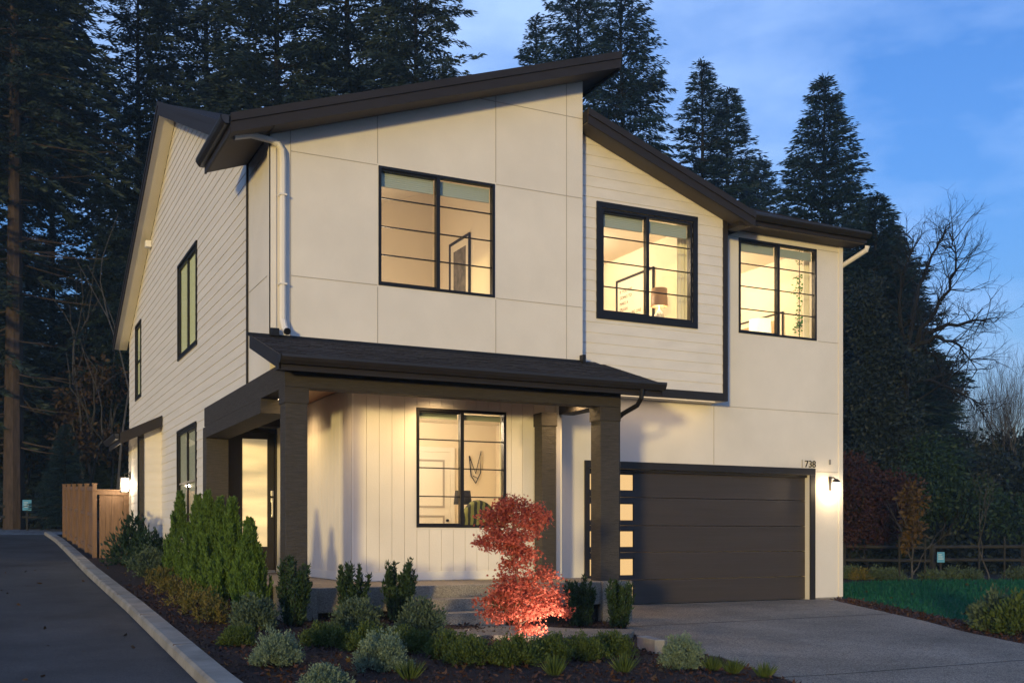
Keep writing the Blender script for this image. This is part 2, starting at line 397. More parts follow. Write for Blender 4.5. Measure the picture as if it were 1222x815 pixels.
class Each:
    """collects boxes and builds each one as its own part"""
    def __init__(s): s.l = []
    def box(s, *a): s.l.append(MB().box(*a)); return s
    def prism(s, *a): s.l.append(MB().prism(*a)); return s
    def add(s, v, f): s.l.append(MB().add(v, f)); return s
    def build(s, name, m, parent=None, **k):
        for q in s.l: q.build(name, m, parent, **k)
def strip(mp_, s0, s1, z0, z1, o0, o1):
    mb = MB(); a = mp_(s0, z0, o0); b = mp_(s1, z1, o1)
    mb.box(min(a[0], b[0]), max(a[0], b[0]), min(a[1], b[1]), max(a[1], b[1]), min(a[2], b[2]), max(a[2], b[2])); return mb
def addstrip(mb, *a):
    q = strip(*a); mb.add(q.v, q.f)

ridgeY, ridgeZ, SL = 23.9, 10.65, .411
def main_top(y): return ridgeZ - SL * abs(y - ridgeY)
def shed_top(x): return 7.18 + .336 * (x - 3.06)
def mid_top(x): return 8.46 - .362 * (x - 8.92)
TH = .24

W1 = (5.39, 7.36, 5.17, 7.0); W2 = (9.50, 11.41, 5.17, 6.98); W3 = (12.81, 14.73, 5.19, 7.0); W4 = (6.01, 7.56, 1.47, 3.34)
SW1 = (21.46, 23.60, 5.14, 7.06); SW2 = (29.77, 30.79, 5.10, 7.04); SW3 = (21.50, 23.70, 1.35, 3.54)
GD = (9.53, 14.55, .095, 2.54)
FS = MX(XW, -1); FT = MY(YT); FM = MY(YM); FG = MY(YG)

# left side wall (lap siding), lower and upper, plus smooth panel at the front corner
wall('wall', FS, [(20.2, -.1), (YB, -.1), (YB, 3.66), (20.2, 3.66)], [SW3], M['panel'], lap=.178)
wall('wall', FS, [(16.94, 3.66), (YB, 3.66), (YB, main_top(YB) - .10), (ridgeY, ridgeZ - .10), (16.94, main_top(16.94) - .10)], [SW1, SW2], M['panel'], lap=.178)
wall('wall', FS, [(YT + .004, 3.66), (16.94, 3.66), (16.94, shed_top(XW) - .10), (YT + .004, shed_top(XW) - .10)], [], M['panel'])
# tall front block
wall('wall', FT, [(XW + .002, 3.60), (8.99, 3.60), (8.99, shed_top(8.99) - .10), (XW + .002, shed_top(XW) - .10)], [W1], M['panel'])
# middle bay
wall('wall', FM, [(8.80, 3.82), (12.16, 3.82), (12.16, mid_top(12.16) - .10), (8.80, mid_top(8.80) - .10)], [W2], M['panel'], lap=.178, z_lap0=.02)
mb = MB().box(8.99, 12.16, YM + .02, YG + .3, 3.80, 3.86); mb.build('bay_soffit', M['panel'], house)
mb = MB().box(12.06, 12.155, YM + .16, YG + .3, 3.86, 7.1); mb.build('wall', M['panel'], house)
# garage front
wall('wall', FG, [(8.56, -.1), (XR, -.1), (XR, 3.9), (8.56, 3.9)], [GD], M['panel'], thick=.2)
wall('wall', FG, [(12.0, 3.9), (XR, 3.9), (XR, main_top(YG) - .12), (12.0, main_top(YG) - .12)], [W3], M['panel'], thick=.2)
# porch walls
PZ = .64
wall('wall', FT, [(4.982, PZ), (8.548, PZ), (8.548, 3.60), (4.982, 3.60)], [W4], M['panel'], thick=.14)
wall('wall', MX(4.98, -1), [(YT + .03, PZ), (20.4, PZ), (20.4, 3.62), (YT + .03, 3.62)], [], M['panel'], thick=.14)
wall('wall', MX(8.55, 1), [(YT + .03, -.1), (YG - .004, -.1), (YG - .004, 3.62), (YT + .03, 3.62)], [], M['panel'], thick=.14)
wall('wall', MY(20.2), [(XW, PZ), (4.98, PZ), (4.98, 3.7), (XW, 3.7)], [(4.12, 4.96, PZ, 3.38)], M['panel'], thick=.1)
# back and right
wall('wall', MY(YB, 1), [(XW, -.3), (XR, -.3), (XR, main_top(YB) - .1), (XW, main_top(YB) - .1)], [], M['panel'])
wall('wall', MX(XR, 1), [(YG + .12, -.1), (YB - .01, -.1), (YB - .01, main_top(YB) - .1), (ridgeY, ridgeZ - .1), (YG + .12, main_top(YG + .12) - .1)], [], M['panel'], lap=.178)
wall('wall', MX(8.984, 1), [(YT + .17, 6.9), (20.2, 6.9), (20.2, shed_top(8.99) - .1), (YT + .17, shed_top(8.99) - .1)], [], M['panel'])
# grooves of the porch boards: slim raised battens between the grooves
mb = MB()
def board_wall(mp_, s0, s1, z0, z1, holes):
    n = round((s1 - s0) / .203)
    for k in range(n):
        a = s0 + (s1 - s0) * k / n + .004; b = s0 + (s1 - s0) * (k + 1) / n - .004
        pieces = [(z0, z1)]
        for h in holes:
            if b > h[0] and a < h[1]:
                if a < h[0] - .01 or b > h[1] + .01:      # board partly beside the opening
                    if a < h[0]: addstrip(mb, mp_, a, h[0], h[2], h[3], .001, .012)
                    else: addstrip(mb, mp_, h[1], b, h[2], h[3], .001, .012)
                pieces = [(z0, h[2]), (h[3], z1)]
        for p in pieces: addstrip(mb, mp_, a, b, p[0], p[1], .001, .012)
board_wall(FT, 4.99, 8.47, PZ + .15, 3.59, [(W4[0] - .03, W4[1] + .03, W4[2] - .03, W4[3] + .03)])
board_wall(MX(4.98, -1), YT + .02, 20.1, PZ + .15, 3.59, [])
mb.build('wall_boards', M['panel'], house)
mb = Each()
addstrip(mb, FT, 4.955, 8.47, PZ + .012, PZ + .146, .001, .026)
addstrip(mb, MX(4.98, -1), YT - .024, 20.1, PZ + .012, PZ + .146, .001, .025)
addstrip(mb, FT, 8.475, 8.575, PZ + .012, 3.58, .001, .028)
addstrip(mb, FT, 4.968, 4.992, PZ + .15, 3.585, .001, .013)
addstrip(mb, MX(8.55, 1), YT - .02, YT + .10, PZ + .012, 3.58, .001, .026)
mb.build('corner_trim', M['white'], house)

# panel reveals
mb = Each()
def seam(mp_, s0, s1, z0, z1): addstrip(mb, mp_, s0, s1, z0, z1, .0005, .006)
for s in (5.375, 7.375, 8.68, 4.03):
    zt = shed_top(s) - .12
    if s in (5.375, 7.375):
        seam(FT, s - .005, s + .005, 4.2, W1[2] - .03); seam(FT, s - .005, s + .005, W1[3] + .03, zt)
    else: seam(FT, s - .005, s + .005, 4.2, zt)
for z, ss in ((7.0, [(4.035, 5.37), (7.38, 8.675), (8.685, 8.985)]), (5.17, [(4.035, 5.37), (7.38, 8.675), (8.685, 8.985)]), (8.33, [(7.38, 8.675), (8.685, 8.985)])):
    for a, b in ss: seam(FT, a, b, z - .005, z + .005)
seam(FT, 6.9, 7.37, 8.325, 8.335)
seam(FS, YT + .01, 16.92, 6.995, 7.005); seam(FS, YT + .01, 16.92, 5.165, 5.175)
seam(FG, 12.225, 12.235, 2.68, 3.775); seam(FG, 12.235, XR - .005, 3.775, 3.785)
seam(FG, 14.70, XR - .005, 2.605, 2.615); seam(FG, 12.22, 12.80, 6.995, 7.005); seam(FG, 14.76, XR - .005, 6.995, 7.005); seam(FG, 14.76, XR - .005, 5.185, 5.195)
mb.build('panel_reveal', M['seam'], house)
mb = Each()
addstrip(mb, FS, 16.92, 16.965, 3.66, shed_top(XW) - .2, .001, .032)                 # dark metal strip at the corner
addstrip(mb, FM, 12.085, 12.185, 3.80, mid_top(12.16) - .18, -.03, .035)
addstrip(mb, FM, 8.995, 12.083, 3.80, 3.945, -.01, .035)
mb.box(12.1605, 12.186, YM + .031, YG - .002, 3.80, 7.0)
mb.build('bronze_trim', M['trim'], house)
mb = Each()
addstrip(mb, FS, YT - .022, YT + .09, 4.25, shed_top(XW) - .15, .001, .022); addstrip(mb, FT, XW - .020, XW + .085, 4.25, shed_top(XW) - .15, .001, .022)
addstrip(mb, FG, XR - .08, XR + .02, .13, main_top(YG) - .2, .001, .020)
mb.build('corner_trim', M['panel'], house)
mb = MB(); addstrip(mb, FG, 14.70, XR + .012, -.05, .125, .001, .012); mb.build('foundation', M['concrete'], house)

# ------------------------------------------------------------------ roofs
mb = MB()
def slope(mb, p, th=TH):      # p: 4 top points, thickness downwards
    mb.prism(p, (0, 0, -th))
xa, xb = 3.36, 15.62
fe = 15.82; be = 32.85
slope(mb, [(xa, 16.60, main_top(16.60)), (8.0, 16.60, main_top(16.60)), (8.0, ridgeY, ridgeZ), (xa, ridgeY, ridgeZ)], .2)
slope(mb, [(8.001, fe + .7, main_top(fe + .7)), (xb, fe + .7, main_top(fe + .7)), (xb, ridgeY, ridgeZ), (8.001, ridgeY, ridgeZ)], .2)
slope(mb, [(12.2, fe, main_top(fe)), (xb, fe, main_top(fe)), (xb, fe + .699, main_top(fe + .699)), (12.2, fe + .699, main_top(fe + .699))], .2)
slope(mb, [(xa, ridgeY + .001, ridgeZ), (xb, ridgeY + .001, ridgeZ), (xb, be, main_top(be)), (xa, be, main_top(be))], .2)
mb.build('roof', M['shingle'], house)
# rake boards of the main gable (left and right) as proper boards
mb = Each()
for x0, x1 in ((xa - .028, xa - .002), (xb + .002, xb + .028)):
    for y0, y1 in ((16.58, ridgeY), (ridgeY, be + .02)):
        mb.prism([(x0, y0, main_top(y0) + .015), (x0, y1, main_top(y1) + .015), (x0, y1, main_top(y1) - .27), (x0, y0, main_top(y0) - .27)], (x1 - x0, 0, 0))
        y0s, y1s = y0, y1
        mb.prism([(x0 - .018, y0, main_top(y0) + .03), (x0 - .018, y1, main_top(y1) + .03), (x0 - .018, y1, main_top(y1) - .07), (x0 - .018, y0, main_top(y0) - .07)], (.017, 0, 0))
mb.build('rake_board', M['fascia'], house)
# main soffit under the left overhang: cream
mb = MB()
for y0, y1 in ((16.9, ridgeY), (ridgeY, be)):
    mb.prism([(xa, y0, main_top(y0) - .205), (XW - .02, y0, main_top(y0) - .205), (XW - .02, y1, main_top(y1) - .205), (xa, y1, main_top(y1) - .205)], (0, 0, -.012))
mb.build('soffit', M['panel'], house)

mb = MB()   # shed roof of the tall block
sx0, sx1, sy0, sy1 = 3.08, 9.42, 15.03, 16.92
slope(mb, [(sx0, sy0, shed_top(sx0)), (sx1, sy0, shed_top(sx1)), (sx1, sy1, shed_top(sx1)), (sx0, sy1, shed_top(sx0))], .20)
slope(mb, [(3.75, sy1, shed_top(3.75)), (sx1, sy1, shed_top(sx1)), (sx1, 21.3, shed_top(sx1)), (3.75, 21.3, shed_top(3.75))], .20)
mb.build('shed_roof', M['shingle'], house)
mb = Each()
def rake_y(mb, y0, x0, x1, top, h, th=.028, drip=True):
    mb.prism([(x0, y0, top(x0) + .012), (x1, y0, top(x1) + .012), (x1, y0, top(x1) - h), (x0, y0, top(x0) - h)], (0, -th, 0))
    if drip: mb.prism([(x0, y0 - th - .001, top(x0) + .03), (x1, y0 - th - .001, top(x1) + .03), (x1, y0 - th - .001, top(x1) - .085), (x0, y0 - th - .001, top(x0) - .085)], (0, -.02, 0))
rake_y(mb, sy0 - .002, sx0 - .02, sx1 + .02, shed_top, .235)
mb.prism([(sx1 + .002, sy0, shed_top(sx1) + .01), (sx1 + .002, 21.0, shed_top(sx1) + .01), (sx1 + .002, 21.0, shed_top(sx1) - .255), (sx1 + .002, sy0, shed_top(sx1) - .255)], (.028, 0, 0))
mb.box(sx0 - .03, sx0 - .002, sy0 - .02, sy1, shed_top(sx0) - .24, shed_top(sx0) + .0)
rake_y(mb, 15.35, 8.995, 12.50, mid_top, .225)
mb.build('rake_board', M['fascia'], house)
mb = MB()
mb.prism([(sx0, sy0, shed_top(sx0) - .205), (XW - .03, sy0, shed_top(XW) - .205), (XW - .03, sy1, shed_top(XW) - .205), (sx0, sy1, shed_top(sx0) - .205)], (0, 0, -.012))
mb.prism([(XW - .03, sy0, shed_top(XW - .03) - .205), (sx1, sy0, shed_top(sx1) - .205), (sx1, YT - .03, shed_top(sx1) - .205), (XW - .03, YT - .03, shed_top(XW - .03) - .205)], (0, 0, -.012))
mb.prism([(9.01, YT - .03, shed_top(9.01) - .205), (sx1, YT - .03, shed_top(sx1) - .205), (sx1, 20.9, shed_top(sx1) - .205), (9.01, 20.9, shed_top(9.01) - .205)], (0, 0, -.012))
mb.prism([(8.995, 15.36, mid_top(8.995) - .20), (12.48, 15.36, mid_top(12.48) - .20), (12.48, YM - .03, mid_top(12.48) - .20), (8.995, YM - .03, mid_top(8.995) - .20)], (0, 0, -.012))
mb.build('soffit', M['soffit'], house)
mb = MB()   # roof of the middle bay, dying into the main roof
slope(mb, [(8.99, 15.352, mid_top(8.99)), (12.50, 15.352, mid_top(12.50)), (12.50, 16.7, mid_top(12.50)), (8.99, 19.8, mid_top(8.99))], .19)
mb.build('bay_roof', M['shingle'], house)
# gutters (profiled), left shed eave, right eave
def gutter_profile(d=.13, h=.12):
    return [(0, 0), (0, -h), (d * .55, -h), (d * .85, -h * .62), (d, -h * .30), (d, 0), (d - .012, 0), (d - .012, -h * .28), (d * .80, -h * .58), (d * .52, -h + .012), (.012, -h + .012), (.012, 0)]
def gutter(mb, base, out, along):      # base: back top corner; out: outward unit vector; along: full vector
    pr = [tuple(Vector(base) + Vector(out) * a + Vector((0, 0, b))) for a, b in gutter_profile()]
    mb.prism(pr, along)
    mb.prism([pr[i] for i in (0, 1, 2, 3, 4, 5)], Vector(along).normalized() * .006)
    e = Vector(along) - Vector(along).normalized() * .006
    mb.prism([tuple(Vector(pr[i]) + e) for i in (0, 1, 2, 3, 4, 5)], Vector(along).normalized() * .006)
mb = MB()
gutter(mb, (sx0 - .032, sy0 - .04, shed_top(sx0) - .02), (-1, 0, 0), (0, sy1 - sy0 + .06, 0))
mb.build('gutter', M['gutter'], house)
mb = MB()
mb.box(12.36, xb + .03, fe - .028, fe - .002, main_top(fe) - .20, main_top(fe) - .005)
mb.build('fascia', M['fascia'], house)
mb = MB(); gutter(mb, (12.36, fe - .030, main_top(fe) - .01), (0, -1, 0), (xb + .04 - 12.36, 0, 0)); mb.build('gutter', M['gutter'], house)
mb = MB(); mb.box(12.2, xb, fe, YG - .003, main_top(fe) - .215, main_top(fe) - .203); mb.build('soffit', M['soffit'], house)
# boxed return under the bay rake
mb = MB().box(12.24, 12.46, 15.45, 15.80, 6.96, 7.04); mb.build('eave_return', M['fascia'], house)

# chimney-bump on the left wall with its little roof
BX, BY0, BY1 = 3.22, 26.15, 28.06
wall('bump_wall', MX(BX, -1), [(BY0 + .003, .3), (BY1 - .003, .3), (BY1 - .003, 3.72), (BY0 + .003, 3.72)], [], M['panel'], lap=.178)
wall('bump_wall', MY(BY0), [(BX + .003, .3), (XW - .003, .3), (XW - .003, 4.0), (BX + .003, 3.75)], [], M['panel'], lap=.178)
wall('bump_wall', MY(BY1, 1), [(BX + .003, .3), (XW - .003, .3), (XW - .003, 4.0), (BX + .003, 3.75)], [], M['panel'])
mb = Each(); addstrip(mb, MY(BY0), BX - .024, BX + .11, .5, 3.76, .001, .030); addstrip(mb, MX(BX, -1), BY0 - .03, BY0 + .09, .5, 3.74, .001, .024); mb.build('corner_trim', M['post'], house)
mb = MB(); mb.prism([(2.80, BY0 - .22, 3.72), (XW - .022, BY0 - .22, 4.16), (XW - .022, BY1 + .22, 4.16), (2.80, BY1 + .22, 3.72)], (0, 0, -.06)); mb.build('bump_roof', M['shingle'], house)
mb = MB(); mb.prism([(2.78, BY0 - .222, 3.70), (XW - .024, BY0 - .222, 4.145), (XW - .024, BY0 - .222, 3.90), (2.78, BY0 - .222, 3.46)], (0, -.03, 0)); mb.box(2.77, 2.80, BY0 - .22, BY1 + .2, 3.46, 3.70); mb.build('bump_fascia', M['fascia'], house)
mb = MB(); mb.prism([(2.80, BY0 - .21, 3.64), (XW - .024, BY0 - .21, 4.05), (XW - .024, BY1 + .2, 4.05), (2.80, BY1 + .2, 3.64)], (0, 0, -.02)); mb.build('bump_soffit', M['panel'], house)
mb = MB(); gutter(mb, (2.768, BY0 - .26, 3.69), (-1, 0, 0), (0, BY1 - BY0 + .46, 0)); mb.build('gutter', M['gutter'], house)

# ------------------------------------------------------------------ porch
PX0, PX1, PY0, PY1 = 3.44, 9.38, 13.78, 15.5
def porch_top(y): return 3.70 + (4.24 - 3.70) * (y - PY0) / (PY1 - PY0)
mb = MB(); nC = 12      # lapped shingle courses
for k in range(nC):
    y0 = PY0 - .04 + (PY1 + .04 - PY0) * k / nC; y1 = PY0 - .04 + (PY1 + .04 - PY0) * (k + 1.25) / nC
    y1 = min(y1, PY1 - .002)
    x = PX0
    while x < PX1 - .01:
        wd = min(R.uniform(.22, .42), PX1 - x); th = R.choice((.010, .014, .018)); dy = R.choice((0, 0, .018, .03))
        z0 = porch_top(y0 + dy) + th; z1 = porch_top(y1) + .003
        mb.add([(x, y0 + dy, z0 - th - .004), (x + wd - .003, y0 + dy, z0 - th - .004), (x + wd - .003, y0 + dy, z0), (x, y0 + dy, z0), (x + wd - .003, y1, z1), (x, y1, z1)], [(0, 1, 2, 3), (3, 2, 4, 5), (0, 3, 5), (1, 4, 2)])
        x += wd
mb.build('porch_shingles', M['shingle'], house)
mb = MB(); slope(mb, [(PX0 + .01, PY0, porch_top(PY0) - .004), (PX1 - .01, PY0, porch_top(PY0) - .004), (PX1 - .01, PY1, porch_top(PY1) - .004), (PX0 + .01, PY1, porch_top(PY1) - .004)], .12)
slope(mb, [(9.0, PY1 + .001, porch_top(PY1) - .004), (PX1 - .01, PY1 + .001, porch_top(PY1) - .004), (PX1 - .01, YM - .03, porch_top(YM) - .004), (9.0, YM - .03, porch_top(YM) - .004)], .12)
mb.build('porch_roof', M['shingle'], house)
mb = MB()
for x0 in (PX0 - .02, PX1 - .008):
    mb.prism([(x0, PY0 - .03, porch_top(PY0) + .0), (x0, PY1 - .03, porch_top(PY1) + .0), (x0, PY1 - .03, porch_top(PY1) - .19), (x0, PY0 - .03, porch_top(PY0) - .19)], (.028, 0, 0))
mb.box(PX0 - .01, PX1 + .01, PY0 - .03, PY0 - .001, 3.50, 3.69)
mb.box(PX0 + .02, PX1 - .02, PY0 + .0, 14.10, 3.535, 3.555)
mb.build('porch_fascia', M['fascia'], house)
mb = MB(); mb.box(PX0 - .06, 8.985, PY1 - .05, PY1 - .003, porch_top(PY1) - .01, porch_top(PY1) + .035); mb.box(8.93, 8.985, PY1 - .12, PY1 - .004, 4.23, 4.36); mb.build('flashing', M['black'], house)
mb = MB(); gutter(mb, (PX0 - .02, PY0 - .032, 3.695), (0, -1, 0), (PX1 - PX0 + .04, 0, 0)); mb.build('gutter', M['gutter'], house)
mb = MB()
mb.box(3.59, 8.86, 14.09, 14.36, 3.335, 3.66)
mb.build('porch_beam', M['beam'], house, bevel=.006)
mb = MB(); mb.box(3.60, 3.86, 14.362, 20.0, 3.34, 3.68); mb.build('porch_beam', M['beam'], house, bevel=.006)
mb = MB(); mb.box(8.52, 8.80, 14.362, YT - .03, 3.345, 3.66); mb.build('porch_beam', M['beam'], house, bevel=.006)
mb = MB(); mb.box(3.862, 4.965, 19.86, 20.0, 3.38, 3.62); mb.build('door_header', M['beam'], house)
for (x0, x1, y0, y1, zb) in ((3.60, 3.90, 14.10, 14.40, .645), (8.50, 8.84, 14.10, 14.40, .645), (3.60, 4.00, 19.80, 20.14, .645), (8.06, 8.32, 15.20, 15.47, .652)):
    p = MB().box(x0, x1, y0, y1, zb, 3.33).build('porch_post', M['post'], house, bevel=.008)
    c = MB().box(x0 - .016, x1 + .016, y0 - .016, min(y1 + .016, 15.474), 3.12, 3.332)
    c.build('capital', M['beam'], p, bevel=.006)
mb = MB(); mb.box(3.862, 8.518, 14.362, 15.47, 3.605, 3.625); mb.box(8.802, 8.86, 14.362, 15.47, 3.605, 3.625); mb.box(3.862, 4.975, 15.472, 19.855, 3.605, 3.625)
mb.build('porch_ceiling', M['ceil'], house)
mb = MB(); mb.box(3.75, 8.99, 15.66, 20.4, 3.64, 3.78); mb.build('floor_deck', M['soffit'], house)
# porch slab, plinths and steps
mb = MB(); mb.box(3.55, 8.93, 13.96, YT - .01, .30, PZ); mb.box(3.55, 4.97, YT - .009, 20.2, .30, PZ); mb.build('porch_slab', M['step'], house, bevel=.01)
mb = MB(); mb.box(3.60, 8.90, 14.05, 15.45, -.25, .299); mb.box(3.60, 4.97, 15.451, 20.2, -.25, .299); mb.build('foundation', M['soil'], house)
for x0, x1 in ((3.52, 3.99), (8.42, 8.95)):
    MB().box(x0, x1, 13.90, 14.47, -.25, .647).build('plinth', M['step'], house, bevel=.012)
mb = MB(); mb.box(5.22, 6.42, 13.62, 13.955, -.1, .465); mb.box(5.18, 6.46, 13.25, 13.95, -.1, .295)
mb.build('porch_step', M['step'], house, bevel=.012)
pth = [(5.05, 13.24), (4.95, 12.1), (5.4, 11.75), (5.95, 11.32), (6.5, 11.25), (7.1, 11.45), (7.62, 11.85), (7.85, 12.15), (7.95, 12.35), (7.2, 12.75), (6.65, 13.24)]
mb = MB(); mb.prism([(x, y, .14 - .075 * sm((x - 5.5) / 2.2)) for x, y in pth], (0, 0, -.14)); struct(mb.build('path', M['aggregate'], bevel=.01))
mb = MB(); mb.prism([(6.98, 10.36, -.2), (7.10, 10.33, -.2), (7.22, 10.85, -.2), (7.08, 10.9, -.2)], (0, 0, .33)); o = mb.build('path_kerb', M['concrete'], bevel=.012); struct(o)

# ------------------------------------------------------------------ windows
def window(mp_, W, mull=True, muntins=3, trim=0, blind=.22, interior=None, fw=.045, lower=False, gd=.05):
    s0, s1, z0, z1 = W; mb = MB()
    def bar(a, b, c, d, o0=-.09, o1=.014): addstrip(mb, mp_, a, b, c, d, o0, o1)
    e = .003
    bar(s0 + e, s0 + fw, z0 + e, z1 - e); bar(s1 - fw, s1 - e, z0 + e, z1 - e); bar(s0 + fw, s1 - fw, z1 - fw, z1 - e); bar(s0 + fw, s1 - fw, z0 + e, z0 + fw)
    sm_ = (s0 + s1) / 2
    spans = [(s0 + fw, s1 - fw)]
    if mull:
        bar(sm_ - .03, sm_ + .03, z0 + fw, z1 - fw, -.085, .010); spans = [(s0 + fw, sm_ - .03), (sm_ + .03, s1 - fw)]
        a, b = spans[0]                                         # the sliding sash has a frame of its own
        bar(a, b, z1 - fw - .028, z1 - fw - .001, -.07, -.012); bar(a, b, z0 + fw + .001, z0 + fw + .022, -.07, -.012)
    if lower: bar(s0 + fw, s1 - fw, (z0 + z1) / 2 - .02, (z0 + z1) / 2 + .02, -.08, .008)
    if trim:
        bar(s0 - trim, s1 + trim, z1 + .002, z1 + trim, .001, .040); bar(s0 - trim, s1 + trim, z0 - trim, z0 - .002, .001, .040)
        bar(s0 - trim, s0 - .002, z0 - .001, z1 + .001, .001, .038); bar(s1 + .002, s1 + trim, z0 - .001, z1 + .001, .001, .038)
    win = mb.build('window', M['black'], house)
    mb2 = MB()
    for a, b in spans:
        if muntins:
            q = MB()
            for k in range(1, muntins + 1):
                z = z0 + fw + (z1 - z0 - 2 * fw) * k / (muntins + 1)
                q = MB(); addstrip(q, mp_, a, b, z - .009, z + .009, -.046, -.022); q.build('muntin', M['black'], win)
        p = MB(); addstrip(p, mp_, a + .001, b - .001, z0 + fw + .001, z1 - fw - .001, -gd - .006, -gd); p.build('pane', M['glass'], win)
        if blind:
            q = MB(); zb = z1 - fw - .02
            n = 7
            for k in range(n): addstrip(q, mp_, a + .015, b - .015, zb - blind * (k + 1) / n + .003, zb - blind * k / n, -.125 - .012 * (k % 2), -.09)
            q.build('blind', M['blind'], win)
        if interior: 
            q = MB(); addstrip(q, mp_, a, b, z0 + fw, z1 - fw, -gd - .03, -gd - .026); q.build('drawn_shade', interior, win)
    return win
def room(name, X0, X1, Y0, Y1, Z0, Z1, ceil=None, wallm=None):
    """an interior shell seen through a window: walls, floor and ceiling"""
    wallm = wallm or M['interior']; c = ceil or (lambda x: Z1)
    mb = MB()
    mb.quad((X0, Y1, Z0), (X1, Y1, Z0), (X1, Y1, c(X1)), (X0, Y1, c(X0)))
    mb.quad((X0, Y0, Z0), (X0, Y1, Z0), (X0, Y1, c(X0)), (X0, Y0, c(X0)))
    mb.quad((X1, Y0, Z0), (X1, Y1, Z0), (X1, Y1, c(X1)), (X1, Y0, c(X1)))
    o = mb.build('interior_wall', wallm, house)
    mb = MB().quad((X0, Y0, c(X0)), (X1, Y0, c(X1)), (X1, Y1, c(X1)), (X0, Y1, c(X0))); mb.build('interior_ceiling', M['dimint'], house)
    mb = MB().quad((X0, Y0, Z0), (X1, Y0, Z0), (X1, Y1, Z0), (X0, Y1, Z0)); mb.build('interior_floor', M['floorw'], house)
LAMP = 1.2
def lamp_light(name, loc, power, color=(1, .72, .40), radius=.12, kind='POINT', rot=None, **kw):
    d = bpy.data.lights.new(name, kind); d.energy = power * LAMP; d.color = color
    if kind in ('POINT', 'SPOT'): d.shadow_soft_size = radius
    for k, v in kw.items(): setattr(d, k, v)
    o = bpy.data.objects.new(name, d); COL.objects.link(o); o.location = loc
    if rot: o.rotation_euler = rot
    return o
window(FT, W1); window(FM, W2, trim=.10); window(FG, W3, blind=.16); window(FT, W4, blind=.09)
shade_lit = emis('lit_shade_cloth', (.62, .58, .22), .18, (.5, .5, .4))
shade_dim = emis('dim_shade_cloth', (.40, .38, .20), .10, (.4, .4, .35))
window(FS, SW1, muntins=0, blind=0, trim=.06, interior=shade_lit, fw=.06, gd=.008)
window(FS, SW2, muntins=0, blind=0, trim=.06, interior=shade_lit, fw=.06, gd=.008, mull=False, lower=True)
window(FS, SW3, muntins=0, blind=0, trim=.05, interior=shade_dim, fw=.06, gd=.008, lower=True)

room('a', 3.95, 8.42, 15.66, 20.8, 4.35, 8, ceil=lambda x: 6.98 + .336 * (x - XW))
room('b', 9.10, 12.02, 15.91, 20.0, 4.35, 7.22)
room('c', 12.30, 15.20, 16.40, 20.4, 4.35, 7.22)
def office(X0, Xn, X1, Y0, Yn, Y1, Z0, Z1):
    mb = MB()
    for a, b in (((X0, Y0), (X0, Y1)), ((X0, Y1), (X1, Y1)), ((X1, Y1), (X1, Yn)), ((X1, Yn), (Xn, Yn)), ((Xn, Yn), (Xn, Y0))): mb.quad((*a, Z0), (*b, Z0), (*b, Z1), (*a, Z1))
    mb.build('interior_wall', M['interior'], house)
    for z, m, nm in ((Z1, M['dimint'], 'interior_ceiling'), (Z0, M['floorw'], 'interior_floor')):
        MB().quad((X0, Y0, z), (Xn, Y0, z), (Xn, Yn, z), (X0, Yn, z)).quad((X0, Yn, z), (X1, Yn, z), (X1, Y1, z), (X0, Y1, z)).build(nm, m, house)
office(5.16, 8.40, 9.33, 15.645, 16.45, 19.6, .66, 3.58)
WARM = (1, .77, .53)
lamp_light('bedroom_light', (6.3, 18.4, 5.3), 42, WARM)  # unseen lamp put at table height, below the sill, to light this room
lamp_light('bedroom_light', (10.2, 18.6, 6.95), 46, WARM)
lamp_light('bedroom_light', (13.4, 18.8, 6.95), 52, WARM)
lamp_light('office_ceiling_light', (6.6, 17.9, 3.3), 46, WARM)

# things inside ------------------------------------------------------------
def picture(label, X, y0, y1, z0, z1, art, matc, fw=.045, text=None):
    """a framed print on a wall that faces -X"""
    t = thing('framed_picture', label, 'picture', (X, (y0 + y1) / 2, (z0 + z1) / 2))
    mb = MB(); d = .035
    mb.box(X - d, X - .002, y0, y1, z1 - fw, z1); mb.box(X - d, X - .002, y0, y1, z0, z0 + fw)
    mb.box(X - d, X - .002, y0, y0 + fw, z0 + fw, z1 - fw); mb.box(X - d, X - .002, y1 - fw, y1, z0 + fw, z1 - fw)
    mb.build('frame', M['black'], t)
    MB().box(X - .014, X - .003, y0 + fw + .001, y1 - fw - .001, z0 + fw + .001, z1 - fw - .001).build('mat_board', matc, t)
    if art:
        a, my, mz = art
        MB().box(X - .018, X - .0145, y0 + my, y1 - my, z0 + mz, z1 - mz).build('print', a, t)
    return t
cream = mat('cream_paper', (.78, .72, .60), .8); grey = mat('charcoal_print', (.20, .18, .15), .7, noise=.5, nscale=6)
picture('black framed grey print with wide cream mat on the bedroom wall in tall block', 8.41, 18.8, 19.8, 5.75, 7.2, (grey, .2, .2), cream, .05)
t = picture('black framed poster of a printed saying behind the middle window', 12.01, 17.84, 19.25, 5.55, 6.73, None, cream)
ink = mat('ink', (.05, .04, .035), .7)
def text(body, size, loc, rot, m, parent=None, name='lettering', ext=.001, align='LEFT'):
    cu = bpy.data.curves.new(name, 'FONT'); cu.body = body; cu.size = size; cu.extrude = ext; cu.align_x = align
    o = bpy.data.objects.new(name, cu); COL.objects.link(o)
    dg = bpy.context.evaluated_depsgraph_get(); me = bpy.data.meshes.new_from_object(o.evaluated_get(dg))
    bpy.data.objects.remove(o); bpy.data.curves.remove(cu)
    mtx = Matrix.Translation(loc) @ rot.to_4x4(); me.transform(mtx)
    return link(name, me, m, parent)
ROT_NX = Matrix(((0, 0, -1), (-1, 0, 0), (0, 1, 0)))         # reads along -Y, faces -X
